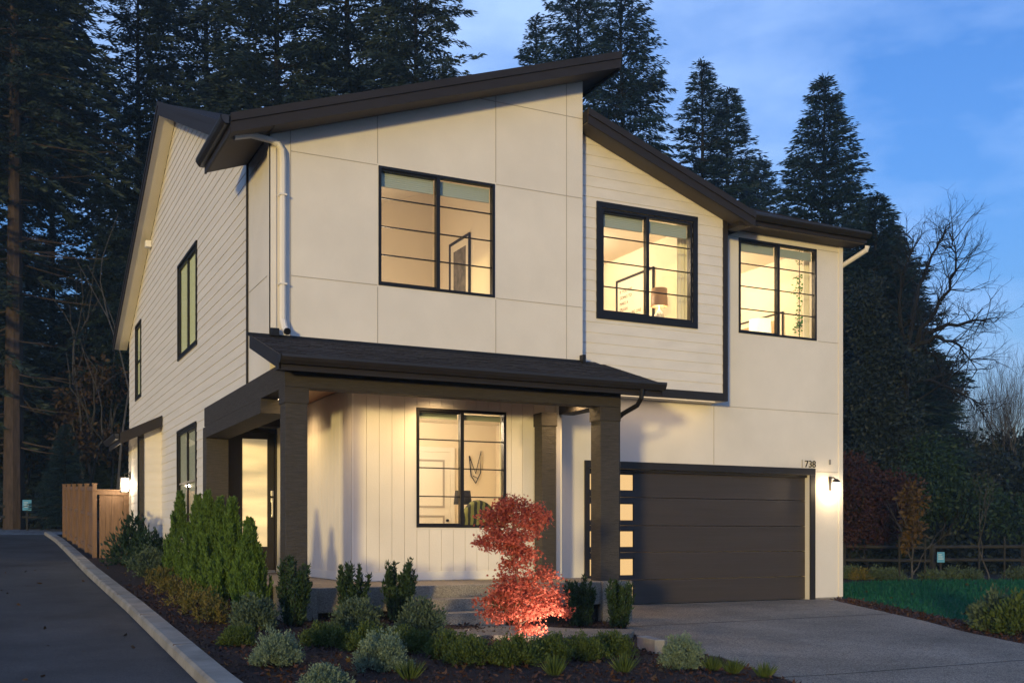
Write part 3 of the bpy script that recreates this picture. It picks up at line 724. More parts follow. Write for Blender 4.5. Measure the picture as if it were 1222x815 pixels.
ROT_NY = Matrix(((1, 0, 0), (0, 0, -1), (0, 1, 0)))          # reads along +X, faces -Y
for k, s in enumerate(("IF YOU ARE", "GOING TO", "MAKE A", "SPLASH", "MAKE IT A BIG ONE")):
    text(s, .092, (11.994, 19.12, 6.43 - .125 * k), ROT_NX, ink, t)
frame_tan = mat('tan_print', (.42, .30, .18), .7, noise=.3)
picture('thin framed tan print on the wall behind the right bedroom lamp', 15.19, 17.7, 19.3, 5.5, 6.1, (frame_tan, .18, .14), cream, .03)
def table_lamp(label, x, y, ztop, r0, r1, h, shade_m, zfloor, power, body_m):
    t = thing('table_lamp', label, 'lamp', (x, y, zfloor))
    MB().lathe([(r1, ztop - h), (r0, ztop), (r0 - .008, ztop), (r1 - .008, ztop - h)], (x, y), 28).build('lamp_shade', shade_m, t, True)
    MB().lathe([(.001, ztop - h * .9), (.018, ztop - h), (.02, ztop - h - .05), (.09, ztop - h - .14), (.10, ztop - h - .24), (.03, ztop - h - .38), (.09, ztop - h - .41), (.001, ztop - h - .41)], (x, y), 20).build('lamp_base', body_m, t, True)
    MB().lathe([(.001, ztop - h * .28), (.03, ztop - h * .36), (.035, ztop - h * .5), (.02, ztop - h * .7), (.001, ztop - h * .72)], (x, y), 14).build('bulb', emis('bulb_glow', (1, .8, .5), 14), t, True)
    lamp_light('lamp_bulb', (x, y, ztop - h * .5), power, (1, .74, .44), .05)
    zt = ztop - h - .41
    n = thing('nightstand', 'small dark bedside table under ' + label.split(' with')[0], 'table', (x, y, zfloor))
    MB().box(x - .24, x + .24, y - .22, y + .22, zt - .035, zt - .001).build('tabletop', M['floorw'], n)
    for sx in (-1, 1):
        for sy in (-1, 1): MB().box(x + sx * .2 - .02, x + sx * .2 + .02, y + sy * .18 - .02, y + sy * .18 + .02, zfloor + .002, zt - .036).build('leg', M['floorw'], n)
tan_shade = emis('tan_lampshade', (1, .55, .22), .04, (.22, .12, .06)); bright_shade = emis('bright_lampshade', (1, .80, .42), .45); dark_shade = mat('black_lampshade', (.012, .010, .009), .8)
table_lamp('tan drum lamp with a lit bulb beside the printed saying', 11.55, 17.0, 6.06, .15, .165, .34, tan_shade, 4.36, 16, M['white'])
table_lamp('glowing cream drum lamp with its top just above the right window sill', 14.35, 17.45, 5.80, .215, .23, .30, bright_shade, 4.36, 8, M['white'])
table_lamp('black shaded lamp with its light on the wall behind the porch window', 7.85, 17.9, 2.17, .14, .17, .25, dark_shade, .67, 22, M['steel'])
def curtain(label, s0, s1, y, z0, z1):
    mb = MB(); n = 40; amp = .03
    pts = [(s0 + (s1 - s0) * k / n, y + amp * math.sin(k * 1.25) + .008 * math.sin(k * .7)) for k in range(n + 1)]
    for a, b in zip(pts, pts[1:]):
        mb.quad((*a, z0), (*b, z0), (*b, z1), (*a, z1)); mb.quad((a[0], a[1] + .006, z0), (a[0], a[1] + .006, z1), (b[0], b[1] + .006, z1), (b[0], b[1] + .006, z0))
    tag(mb.build('curtain', M['curtain'], smooth=True), label, 'curtain')
curtain('white curtain bunched at the left side of the middle upper window', 9.2, 9.72, 16.02, 4.5, 7.1)
curtain('white curtain bunched at the right side of the middle upper window', 11.35, 11.95, 16.12, 4.5, 7.1)
curtain('cream curtain at the right edge of the right upper window', 14.72, 15.1, 16.55, 4.5, 7.1)
curtain('cream curtain at the right edge of the porch window', 7.62, 7.95, 15.85, .8, 3.4)
# hanging vine
t = thing('hanging_plant', 'trailing green vine hanging down inside the right upper window', 'plant', (15.0, 17.0, 7.1))
mb = MB(); mb.tube([(15.0, 17.0, 7.2), (15.0, 17.0, 6.7), (14.98, 16.98, 6.2), (15.0, 17.0, 5.4)], .008, 5); mb.build('stem', M['barkd'], t)
mb = MB()
for k in range(420):
    z = 5.4 + R.random() * 1.7
    if R.random() > .55 + .45 * math.sin(z * 9): continue
    c = Vector((15.0 + R.gauss(0, .05), 17.0 + R.gauss(0, .05), z)); d = Vector((R.gauss(0, 1), R.gauss(0, 1), -.6)).normalized(); s = d.orthogonal().normalized()
    q = R.uniform(.05, .09); mb.quad(c, c + d * q * .5 + s * q * .35, c + d * q, c + d * q * .5 - s * q * .35)
mb.build('foliage', VINE, t)
# inner door of the office, armchair and wire wall art
mb = MB(); mb.box(7.46, 8.30, 19.555, 19.60, .665, 3.0)
idoor = mb.build('interior_door', M['white'], house)
mb = MB()
for a, b in ((1.9, 2.85), (.85, 1.75)):
    for q in ((7.58, 7.62, a, b), (8.14, 8.18, a, b), (7.62, 8.14, a, a + .04), (7.62, 8.14, b - .04, b)): mb.box(q[0], q[1], 19.545, 19.556, q[2], q[3])
mb.build('panel_moulding', M['seam'], idoor)
mb = MB(); mb.box(7.36, 7.455, 19.55, 19.6, .665, 3.1); mb.box(8.305, 8.40, 19.55, 19.6, .665, 3.1); mb.box(7.455, 8.305, 19.55, 19.6, 3.005, 3.1); mb.build('door_casing', M['white'], idoor)
mb = MB(); mb.lathe([(.001, 1.62), (.03, 1.63), (.03, 1.67), (.001, 1.68)], (8.22, 19.50), 12); mb.build('knob', M['black'], idoor)
pattern = mat('striped_upholstery', (.20, .26, .03), .9); tt = pattern.node_tree
wv = N(tt, 'ShaderNodeTexWave'); wv.inputs['Scale'].default_value = 3; wv.inputs['Distortion'].default_value = 3
rr = N(tt, 'ShaderNodeValToRGB'); rr.color_ramp.elements[0].color = (.012, .014, .01, 1); rr.color_ramp.elements[1].color = (.15, .16, .05, 1); rr.color_ramp.elements[0].position = .4; rr.color_ramp.elements[1].position = .6
oc = N(tt, 'ShaderNodeTexCoord'); tt.links.new(oc.outputs['Object'], wv.inputs['Vector']); tt.links.new(wv.outputs[0], rr.inputs[0]); tt.links.new(rr.outputs[0], tt.nodes['Principled BSDF'].inputs['Base Color'])
t = thing('armchair', 'round backed green and black patterned armchair inside the porch window', 'chair', (7.75, 16.9, .67))
pts = [(7.75 + .36 * math.cos(a), 16.9, 1.45 + .50 * math.sin(a)) for a in np.linspace(-.35, math.pi + .35, 24)]
mb = MB(); mb.prism(pts, (0, .14, .03)); mb.build('backrest', pattern, t, bevel=.03)
MB().box(7.40, 8.10, 16.3, 16.88, 1.0, 1.18).build('seat', pattern, t, bevel=.03)
for sx in (7.45, 8.05):
    for sy in (16.36, 16.95): MB().box(sx - .02, sx + .02, sy - .02, sy + .02, .665, 1.0).build('leg', M['floorw'], t)
mb = MB(); z0 = 2.35
zig = [(8.72, 2.95), (8.86, 2.6), (8.98, 3.05), (8.97, 2.62), (8.86, 2.40), (8.76, 2.55), (8.72, 2.95)]
mb.tube([(x, 19.56, z) for x, z in zig], .012, 6); mb.tube([(8.80, 19.56, 2.55), (8.92, 19.56, 2.5), (8.86, 19.56, 2.42)], .008, 6)
tag(mb.build('wall_art', M['trim']), 'angular black wire outline hung on the wall behind the porch window', 'wall art')

# ------------------------------------------------------------------ garage door
mb = MB(); gx0, gx1 = GD[0] + .005, GD[1] - .005; gy = YG + .12
panes = [(2.15, 2.46), (1.61, 1.93), (1.13, 1.44), (.62, .94), (.13, .46)]
px0, px1 = 9.60, 10.54
edges = [.10, .545, 1.045, 1.53, 2.04, 2.53]
for z0, z1 in zip(edges, edges[1:]):
    pz = [p for p in panes if z0 < (p[0] + p[1]) / 2 < z1][0]
    a, b = z0 + .004, z1 - .004
    mb.box(px1, gx1, gy, gy + .05, a, b); mb.box(gx0, px0, gy, gy + .05, a, b); mb.box(px0, px1, gy, gy + .05, a, pz[0]); mb.box(px0, px1, gy, gy + .05, pz[1], b)
gd = mb.build('garage_door', M['garage'], house, bevel=.004)
MB().box(gx0, gx1, gy + .02, gy + .045, .10, .105).build('bottom_seal', M['steel'], gd)
frost = bpy.data.materials.new('frosted_lit_glass'); frost.use_nodes = True; t_ = frost.node_tree; b_ = t_.nodes['Principled BSDF']
b_.inputs['Base Color'].default_value = (.20, .18, .14, 1); b_.inputs['Roughness'].default_value = .15
b_.inputs['Emission Color'].default_value = (1, .61, .22, 1); b_.inputs['Emission Strength'].default_value = .285
for z0, z1 in panes: MB().box(px0 + .001, px1 - .001, gy + .022, gy + .030, z0 + .001, z1 - .001).build('pane', frost, gd)
mb = MB()
for z0, z1 in panes:
    for q in ((px0 + .001, px0 + .016, z0 + .001, z1 - .001), (px1 - .016, px1 - .001, z0 + .001, z1 - .001), (px0 + .016, px1 - .016, z0 + .001, z0 + .016), (px0 + .016, px1 - .016, z1 - .016, z1 - .001)):
        mb.box(q[0], q[1], gy + .005, gy + .0215, q[2], q[3])
mb.build('pane_frame', M['black'], gd)
mb = MB()
mb.box(GD[0] - .10, GD[0] - .001, YG - .03, YG + .16, .09, 2.54); mb.box(GD[1] + .001, GD[1] + .13, YG - .03, YG + .16, .09, 2.54); mb.box(GD[0] - .10, GD[1] + .13, YG - .034, YG + .16, 2.541, 2.67)
mb.box(GD[0] + .001, GD[1] - .001, YG + .06, YG + .11, 2.49, 2.538)
mb.build('garage_trim', M['trim'], house, bevel=.004)
# back of the garage opening, closed
MB().box(GD[0] - .2, GD[1] + .2, gy + .4, gy + .45, -.05, 2.8).build('interior_wall', M['interior'], house)
# number and small devices on the garage wall
t = thing('house_number', 'dark house number 738 with a slim bar above the garage corner', 'house number', (14.58, YG - .02, 2.69))
text("738", .19, (14.415, YG - .018, 2.692), ROT_NY, M['black'], t, 'digits', .006)
MB().box(14.352, 14.366, YG - .022, YG - .004, 2.685, 2.835).build('bar', M['seam'], t)
MB().box(14.30, 14.301, YG - .003, YG - .002, 2.69, 2.691)
tag(MB().box(15.045, 15.085, YG - .025, YG - .001, 2.76, 2.86).build('sensor_box', mat('grey_plastic', (.25, .24, .23), .5), bevel=.004), 'small grey box on the wall above the garage lamp', 'sensor')

# ------------------------------------------------------------------ front door
dr = MB(); dy = 20.16
DX0, DX1, DZ0, DZ1 = 4.17, 4.93, .70, 3.30
gx = (4.33, 4.80, 1.14, 3.17)
dr.box(DX0, gx[0], dy, dy + .05, DZ0, DZ1); dr.box(gx[1], DX1, dy, dy + .05, DZ0, DZ1); dr.box(gx[0], gx[1], dy, dy + .05, DZ0, gx[2]); dr.box(gx[0], gx[1], dy, dy + .05, gx[3], DZ1)
door = dr.build('front_door', M['trim'], house, bevel=.004)
fg = bpy.data.materials.new('reeded_lit_glass'); fg.use_nodes = True; t_ = fg.node_tree; b_ = t_.nodes['Principled BSDF']
b_.inputs['Base Color'].default_value = (.5, .47, .4, 1); b_.inputs['Roughness'].default_value = .22; b_.inputs['Emission Strength'].default_value = .30
co = N(t_, 'ShaderNodeTexCoord'); mpp = N(t_, 'ShaderNodeMapping'); mpp.inputs[3].default_value = (.35, 1, 2.1); nn = N(t_, 'ShaderNodeTexNoise'); nn.inputs['Scale'].default_value = 1.25; nn.inputs['Detail'].default_value = 4
rr = N(t_, 'ShaderNodeValToRGB'); rr.color_ramp.elements[0].position = .36; rr.color_ramp.elements[0].color = (.26, .20, .11, 1); rr.color_ramp.elements[1].position = .62; rr.color_ramp.elements[1].color = (1, .66, .28, 1)  # indoor glow and grey reflected band painted into the emission as noise
t_.links.new(co.outputs['Object'], mpp.inputs[0]); t_.links.new(mpp.outputs[0], nn.inputs['Vector']); t_.links.new(nn.outputs[0], rr.inputs[0]); t_.links.new(rr.outputs[0], b_.inputs['Emission Color'])
MB().box(gx[0] + .001, gx[1] - .001, dy + .018, dy + .03, gx[2] + .001, gx[3] - .001).build('door_glass', fg, door)
mb = MB(); mb.box(4.872, 4.90, dy - .045, dy - .02, 1.72, 2.02); mb.box(4.862, 4.91, dy - .02, dy - .001, 1.98, 2.06); mb.box(4.866, 4.906, dy - .022, dy - .001, 1.70, 1.75); mb.box(4.862, 4.91, dy - .02, dy - .001, 2.10, 2.20); mb.build('handle', M['steel'], door, bevel=.004)
mb = MB(); mb.box(4.06, 4.165, 20.12, 20.2, .66, 3.37); mb.box(4.935, 4.965, 20.12, 20.2, .66, 3.37); mb.box(4.165, 4.935, 20.12, 20.2, 3.305, 3.37); mb.build('door_frame', M['fascia'], house)
MB().box(4.165, 4.935, 20.10, 20.2, .645, .695).build('door_sill', M['steel'], house)

# ------------------------------------------------------------------ downspouts, vent
def pipe(name, pts, m, wd=.085, dp=.07):
    mb = MB(); mb.tube(pts, wd / 2 * 1.15, 8); mb.build(name, m, house, smooth=False, bevel=0)
pipe('downspout', [(3.16, 15.30, 7.00), (3.42, 15.37, 7.09), (3.72, 15.42, 7.08), (3.83, 15.425, 7.04), (3.885, 15.425, 6.96), (3.895, 15.425, 6.8), (3.895, 15.425, 4.50), (3.91, 15.37, 4.36), (3.92, 15.28, 4.30)], M['downs'])
mb = MB(); mb.tube([(3.92, 15.285, 4.302), (3.925, 15.26, 4.295)], .052, 10); mb.box(3.72, 3.84, 15.40, 15.47, 4.25, 4.36); mb.build('downspout_outlet', M['black'], house)
for z in (5.0, 6.3):
    MB().box(3.84, 3.95, 15.37, 15.49, z, z + .025).build('downspout_strap', M['downs'], house)
pipe('downspout', [(8.98, 13.68, 3.58), (8.98, 13.70, 3.44), (8.97, 13.80, 3.34), (8.90, 14.1, 3.24), (8.885, 14.22, 3.16), (8.885, 14.22, .7)], M['black'], .065)
pipe('downspout', [(15.60, 15.72, 7.06), (15.60, 15.75, 6.98), (15.44, 16.5, 6.70), (15.44, 16.62, 6.55), (15.44, 16.62, .3)], M['downs'])
pipe('downspout', [(12.62, 15.74, 7.10), (12.45, 15.95, 7.06), (12.26, 16.14, 7.05)], M['downs'], .06)
t = MB(); t.box(XW - .16, XW - .02, 27.7, 27.9, 8.52, 8.68); tag(t.build('vent_hood', M['white'], house, bevel=.01), None, None)

# ------------------------------------------------------------------ lamps on the walls
lampglass = emis('lamp_glass_glow', (1, .83, .58), 9)
t = thing('wall_lamp', 'dark wall lamp with glowing white glass beside the garage door', 'lamp', (15.07, YG - .02, 2.37), 'lit wall lamps on the house')
mb = MB(); mb.box(15.035, 15.105, YG - .022, YG - .001, 2.24, 2.52); mb.tube([(15.07, YG - .02, 2.49), (15.07, YG - .10, 2.50), (15.07, YG - .16, 2.47)], .014, 8); mb.build('backplate', M['trim'], t)
MB().lathe([(.001, 2.475), (.03, 2.47), (.075, 2.43), (.078, 2.40), (.001, 2.40)], (15.07, YG - .18), 18).build('cap', M['trim'], t, True)
MB().lathe([(.001, 2.398), (.066, 2.398), (.070, 2.36), (.066, 2.27), (.001, 2.265)], (15.07, YG - .18), 20).build('lamp_glass', lampglass, t, True)
lamp_light('wall_lamp_light', (15.07, YG - .18, 2.235), 4, (1, .70, .36), .04)
lamp_light('wall_lamp_light', (14.93, YG - .16, 2.36), 1.4, (1, .70, .36), .03)
t = thing('wall_lamp', 'square glowing lantern on the side wall above the wooden fence', 'lantern', (BX - .1, 27.6, 2.6), 'lit wall lamps on the house')
LX, LY = BX - .16, 27.6
mb = MB()
for sx in (-.085, .085):
    for sy in (-.085, .085): mb.box(LX + sx - .008, LX + sx + .008, LY + sy - .008, LY + sy + .008, 2.43, 2.76)
mb.box(LX - .10, LX + .10, LY - .10, LY + .10, 2.76, 2.785); mb.box(LX - .10, LX + .10, LY - .10, LY + .10, 2.41, 2.43); mb.build('lantern_frame', M['trim'], t)
MB().box(LX - .075, LX + .075, LY - .075, LY + .075, 2.44, 2.75).build('lamp_glass', lampglass, t)
mb = MB(); mb.tube([(LX, LY, 2.785), (LX + .01, LY, 2.86), (LX + .08, LY, 2.89), (BX - .02, LY, 2.84)], .014, 8); mb.box(BX - .04, BX - .021, LY - .05, LY + .05, 2.70, 2.92); mb.build('bracket', M['trim'], t)
lamp_light('lantern_light', (LX - .13, LY - .13, 2.6), 5, (1, .80, .55), .04)
# recessed porch lights
for (x, y) in ((6.30, 15.05), (4.40, 17.6), (8.38, 14.78), (4.25, 15.3), (5.3, 14.85)):
    t = MB().lathe([(.001, 3.602), (.055, 3.602), (.07, 3.597), (.075, 3.604), (.001, 3.6045)], (x, y), 20); o = t.build('recessed_light', emis('downlight_glow', (1, .75, .45), 6), house)
    lamp_light('porch_downlight', (x, y, 3.585), 32 if x == 6.30 else 10 if x == 5.3 else 22, (1, .66, .31), .05, 'SPOT', rot=(0, 0, 0), spot_size=math.radians(150), spot_blend=.9)

MB().box(9.5, 12.0, YM + .10, YM + .115, 3.794, 3.799).build('added_glow_strip', emis('added_strip_glow', (1, .75, .45), .4), house)  # glowing strip added under the bay soffit, no fitting known there
lamp_light('added_soffit_fill', (10.75, YM + .108, 3.78), 1.5, (1, .68, .34), kind='AREA', rot=(0, 0, 0), shape='RECTANGLE', size=2.5, size_y=.02)  # added fill that brightens the garage wall below the bay

# ------------------------------------------------------------------ cedar fence, rail fences, signs
fz = lambda y: g(2.45, y) + .03
t = thing('wooden_fence', 'new cedar privacy fence with square posts beside the house', 'fence', (2.45, 28, fz(28)))
mb = MB(); x = 2.52; k = 0
while x < 3.66:
    mb.box(x, x + .138, 27.97 + .01 * (k % 2), 27.99 + .01 * (k % 2), .62, 2.44); x += .14; k += 1
mb.box(2.46, 3.68, 27.94, 27.967, 2.36, 2.45); mb.box(2.40, 3.68, 27.92, 28.03, 2.452, 2.49); mb.box(2.46, 3.68, 27.945, 27.967, .66, .76)
mb.build('board_panel', M['cedar'], t)
mb = MB(); y = 28.1; k = 0
while y < 39.2:
    z = fz(y) + .02; mb.box(2.45 + .008 * (k % 2), 2.468 + .008 * (k % 2), y, y + .138, z, z + 1.8); y += .14; k += 1
for a in np.arange(28.1, 39.2, 2.25):
    b = a + 2.24
    for dz in (.2, 1.05, 1.70): mb.prism([(2.42, a, fz(a) + dz), (2.42, b, fz(b) + dz), (2.42, b, fz(b) + dz + .09), (2.42, a, fz(a) + dz + .09)], (.028, 0, 0))
mb.build('board_panel', M['cedar'], t)
for y in np.arange(27.99, 39.4, 2.25):
    p = MB().box(2.36, 2.46, y - .05, y + .05, fz(y) - .2, fz(y) + 1.86).build('post', M['cedar'], t)
    MB().box(2.345, 2.475, y - .065, y + .065, fz(y) + 1.862, fz(y) + 1.89).build('post_cap', M['cedar'], p)

def rail_fence(label, pts, h=1.1, rails=(.55, .98)):
    t = thing('rail_fence', label, 'fence', (pts[0][0], pts[0][1], g(*pts[0])))
    for i, (x, y) in enumerate(pts):
        MB().box(x - .07, x + .07, y - .07, y + .07, g(x, y) - .2, g(x, y) + h).build('post', M['rail'], t, bevel=.01)
    mb = MB()
    for (a, b) in zip(pts, pts[1:]):
        for q in rails:
            mb.tube([(a[0], a[1], g(*a) + q + R.uniform(-.03, .03)), (b[0], b[1], g(*b) + q + R.uniform(-.03, .03))], .055, 6)
    mb.build('rails', M['rail'], t)
rail_fence('grey split rail fence beyond the end of the road', [(-8 + 2.6 * k, 50.3 - .25 * k) for k in range(6)])
rail_fence('grey split rail fence behind the far bed beyond the lawn', [(20.5, 29.8), (23.2, 28.6), (25.9, 27.2), (28.3, 25.6), (30.6, 23.9), (33.0, 22.2)])
def sign(label, x, y, zc, wd, ht, rz):
    t = thing('sign', label, 'sign', (x, y, g(x, y)))
    c, s = math.cos(rz), math.sin(rz)
    def bx(name, x0, x1, y0, y1, z0, z1, m):
        mb = MB().box(x0, x1, y0, y1, z0, z1); mb.v = [(x + px * c - py * s, y + px * s + py * c, pz) for px, py, pz in mb.v]; mb.build(name, m, t)
    bx('post', -.03, .03, .0, .05, g(x, y) - .1, zc + ht / 2, M['rail']); bx('board', -wd / 2, wd / 2, -.012, -.001, zc - ht / 2, zc + ht / 2, M['signblue'])
    for k in range(3): bx('line', -wd * .35, wd * (.1 + .12 * k), -.016, -.0125, zc + ht * (.22 - .2 * k), zc + ht * (.27 - .2 * k), M['signw'])
sign('small blue notice on a post by the fence beyond the road', 1.55, 48.2, 2.62, .34, .44, -.1)
sign('small blue notice on a post by the fence beyond the lawn', 27.9, 24.9, .66, .24, .34, -.5)

# ------------------------------------------------------------------ foliage tools
rng = np.random.default_rng(5)
def unit(v): return v / np.maximum(1e-6, np.linalg.norm(v, axis=1, keepdims=True))
def leaf_quads(P, D, Ln, Wd, rg):
    """diamond leaves: base P, direction D, length, width"""
    n = len(P); D = unit(D); S_ = unit(np.cross(D, rg.normal(size=(n, 3)) + 1e-3))
    Ln = np.asarray(Ln).reshape(-1, 1); Wd = np.asarray(Wd).reshape(-1, 1)
    up = np.cross(D, S_) * (Wd * .12)
    V = np.stack([P, P + D * Ln * .45 + S_ * Wd * .5 + up, P + D * Ln, P + D * Ln * .45 - S_ * Wd * .5 + up], 1).reshape(-1, 3)
    F = np.arange(4 * n).reshape(-1, 4)
    return V, F
def fir_arrays(h, r, z0, nb, seed, droop=.35, size=.5, dens=1.0, up=.12, ragged=.3, taper=.85):
    rg = np.random.default_rng(seed); Ps = []; Ds = []; Ls = []; br = []
    for i in range(nb):
        t = rg.random() ** .85; z = z0 + (h - z0) * t
        prof = (1 - t) ** taper
        if t < .12: prof *= .55 + t * 3.7
        a = rg.uniform(0, 2 * math.pi); Lb = r * prof * rg.uniform(1 - ragged, 1.12) * (1 + .22 * math.sin(2 * a + z * .55 + seed) * math.sin(z * .9 + seed)) + .25
        dx, dy = math.cos(a), math.sin(a)
        n = max(6, int(Lb * 17 * dens)); s = rg.random(n) ** .7 * .92 + .08
        upk = up * (1 + 2.0 * t); dk = droop * (1 - .75 * t)
        px = dx * s * Lb; py = dy * s * Lb; pz = z + upk * s * Lb - dk * s ** 2 * Lb
        side = rg.choice([-1, 1], n) * (1 - .5 * s) * rg.uniform(.3, 1.2, n)
        wid = .42 * (1 - s * .75) * min(Lb, 3) * rg.uniform(-.5, .5, n)
        P = np.stack([px - dy * wid, py + dx * wid, pz - .1 * np.abs(wid) + rg.normal(0, .05, n)], 1)
        D = np.stack([dx - dy * side, dy + dx * side, -droop * .9 * s + rg.normal(0, .25, n) + .1], 1)
        Ps.append(P); Ds.append(D); Ls.append(size * rg.uniform(.55, 1.25, n) * (1 - .35 * t))
        br.append((z, a, Lb, upk, dk))
    n = 60; P = np.zeros((n, 3)); P[:, 2] = h - 2.0 * rg.random(n); D = rg.normal(size=(n, 3)); D[:, 2] = np.abs(D[:, 2]) + .6
    Ps.append(P); Ds.append(D); Ls.append(np.full(n, size * .8))
    P = np.concatenate(Ps); D = np.concatenate(Ds); Ln = np.concatenate(Ls)
    V, F = leaf_quads(P, D, Ln, Ln * rg.uniform(.13, .27, len(Ln)), rg)
    return V, F, br
def fir_proto(name, h, r, z0, nb, seed, mcrown, mbark, r0=.36, **kw):
    root = thing(name, '', 'tree', (0, 0, 0))
    V, F, br = fir_arrays(h, r, z0, nb, seed, **kw)
    link('crown', np_mesh('crown', V, F), mcrown, root)
    mb = MB(); rg = random.Random(seed); lean = [(rg.gauss(0, .05), rg.gauss(0, .05)) for _ in range(9)]
    mb.tube([(lean[k][0] if k else 0, lean[k][1] if k else 0, h * k / 8 - (.3 if k == 0 else 0)) for k in range(9)], [r0 * (1 - .93 * k / 8) for k in range(9)], 9)
    for z, a, Lb, upk, dk in br[::3]:
        mb.tube([(math.cos(a) * s * Lb, math.sin(a) * s * Lb, z + upk * s * Lb - dk * s * s * Lb) for s in (0, .35, .7, .95)], [.05 * min(1, Lb / 3) + .012, .03, .018, .008], 4, cap=False)
    link_trunk = mb.build('trunk', mbark, root)
    return root, (V, F)
LIB = []
def hide_proto(root):   # the first copy uses the prototype itself
    root['used'] = 0
def place(proto, x, y, label, group=None, sc=1.0, rz=None, dz=0):
    rz = R.uniform(0, 6.28) if rz is None else rz
    loc = (x, y, g(x, y) - .05 + dz)
    if not proto.get('used'):
        proto['used'] = 1; proto.location = loc; proto.rotation_euler = (0, 0, rz); proto.scale = sc if hasattr(sc, '__len__') else (sc,) * 3
        proto['label'] = label
        if group: proto['group'] = group
        return proto
    o = dup(proto, loc, rz, sc, label, group)
    if not group and 'group' in o: del o['group']
    return o
CA = math.radians(63.676)
def at(px, d):   # ground point seen at photo column px and depth d
    u = (px - 611) / 1271; return (math.cos(CA) * d + u * math.sin(CA) * d, math.sin(CA) * d - u * math.cos(CA) * d)

firA, arrA = fir_proto('fir_tree', 27, 6.6, 1.5, 1150, 11, FIRB, M['barkd'], size=.50, droop=.30, dens=1.3, taper=.75)
firB, arrB = fir_proto('fir_tree', 29, 5.8, 1.5, 1050, 12, FIRB, M['barkd'], size=.48, droop=.34, ragged=.42, dens=1.3, taper=.78)
firC, arrC = fir_proto('cedar_tree', 31, 6.0, 2.0, 1000, 13, CEDC, M['barkd'], size=.46, dens=1.5, droop=.75, up=.25, ragged=.35, taper=.7)
firD, arrD = fir_proto('fir_tree', 36, 6.2, 5.0, 1000, 14, FIRC, M['barkd'], size=.52, dens=1.4, droop=.42, ragged=.45, taper=.6)
firE, arrE = fir_proto('fir_tree', 40, 6.0, 17.0, 640, 15, FIRC, M['bark'], size=.52, dens=1.4, droop=.5, ragged=.45, taper=.55, r0=.52)
for p in (firA, firB, firC, firD, firE): p['used'] = 0
def put(proto, H, px, ytop, d, label, group=None, wide=1.0):
    x, y = at(px, d); h = CAM_Z + (640 - ytop) / 1271 * d - g(x, y); s = h / H
    return place(proto, x, y, label, group, (s * wide, s * wide, s))
put(firA, 27, 983, 93, 58, 'broad pointed fir rising alone behind the right end of the roof')
put(firB, 29, 838, 73, 62, 'narrow fir with a thin spiky tip right of the tall cedars', wide=1.05)
put(firB, 29, 869, 106, 64, 'shorter fir just right of the narrow spiky fir', wide=1.15)
put(firC, 31, 742, -35, 56, 'drooping cedar behind the high corner of the shed roof', wide=1.0)
put(firC, 31, 690, -75, 61, 'tall cedar left of the drooping cedar above the roof', wide=.85)
put(firB, 29, 640, 20, 63, 'smaller conifer at the left flank of the two cedars', wide=.8)
put(firD, 36, 496, -190, 50, 'large dense fir whose branches reach right into the sky gap', wide=.80)
put(firD, 36, 415, -260, 53, 'tall dark fir standing behind the middle of the front roof', wide=.95)
put(firD, 36, 330, -240, 51, 'tall dark fir standing behind the low end of the shed roof', wide=.9)
put(firD, 36, 245, -230, 54, 'tall dark fir standing behind the ridge of the side gable', wide=.85)
put(firD, 36, 165, -160, 50, 'dark fir rising just left of the side gable peak', wide=.72)
put(firD, 36, 62, -110, 60, 'dark fir deeper in the wood right of the bare lower trunk', wide=.75)
put(firE, 40, 17, -330, 45, 'old fir with long bare brown trunk at the edge of road')
put(firE, 40, -16, -300, 52, 'second tall bare trunked fir half hidden at the left border')
put(firA, 27, 1045, 232, 47, 'dense dark fir close behind the right corner of the house', wide=1.25)
put(firA, 27, 905, 190, 70, 'distant fir low between the pointed firs behind roof', wide=1.1)
put(firA, 27, 1010, 330, 60, 'dark fir skirt filling the gap beside the house wall', wide=1.4)
put(firA, 27, 78, 505, 44, 'young green fir beside the cedar fence', wide=1.25)
for px, yt, d, lab in ((-60, -200, 46, 'fir just outside the left border, nearest the road'), (-150, -150, 52, 'fir second outside the left border'), (-240, -160, 46, 'fir third outside the left border'), (-340, -120, 54, 'fir fourth outside the left border'), (-450, -150, 48, 'fir fifth outside the left border'), (-560, -100, 52, 'fir outermost on the left side')):
    put(firD, 36, px, yt, d, lab, wide=1.0)
put(firA, 27, 1066, 268, 49, 'dense dark fir behind the trunk of the large bare tree', wide=1.05)
put(firA, 27, 1022, 250, 52, 'tall dark fir just clear of the right eave', wide=1.3)
# dead lower branches on the old trunks
dead = MB(); rd = random.Random(3)
x0, y0 = at(17, 45); zb = g(x0, y0)
for k in range(60):
    z = zb + 3 + rd.random() * 17; a = rd.uniform(0, 6.28); Lb = rd.uniform(1.5, 5.0)
    pts = [(x0 + math.cos(a) * s * Lb, y0 + math.sin(a) * s * Lb, z - .25 * s * Lb + .1 * s * s * Lb) for s in (0, .3, .6, 1)]
    dead.tube(pts, [.04, .028, .018, .006], 5, cap=False)
    for q in range(3):
        s = rd.uniform(.3, .9); b = a + rd.choice((-1, 1)) * rd.uniform(.4, .9); l2 = Lb * .35
        p = Vector((x0 + math.cos(a) * s * Lb, y0 + math.sin(a) * s * Lb, z - .25 * s * Lb + .1 * s * s * Lb))
        dead.tube([p, p + Vector((math.cos(b) * l2, math.sin(b) * l2, -.2 * l2))], [.014, .005], 4, cap=False)
old = [o for o in COL.objects if o.get('label', '').startswith('old fir')][0]
o = dead.build('dead_branches', M['bark']); inv = old.matrix_basis.inverted(); o.data.transform(inv); o.parent = old

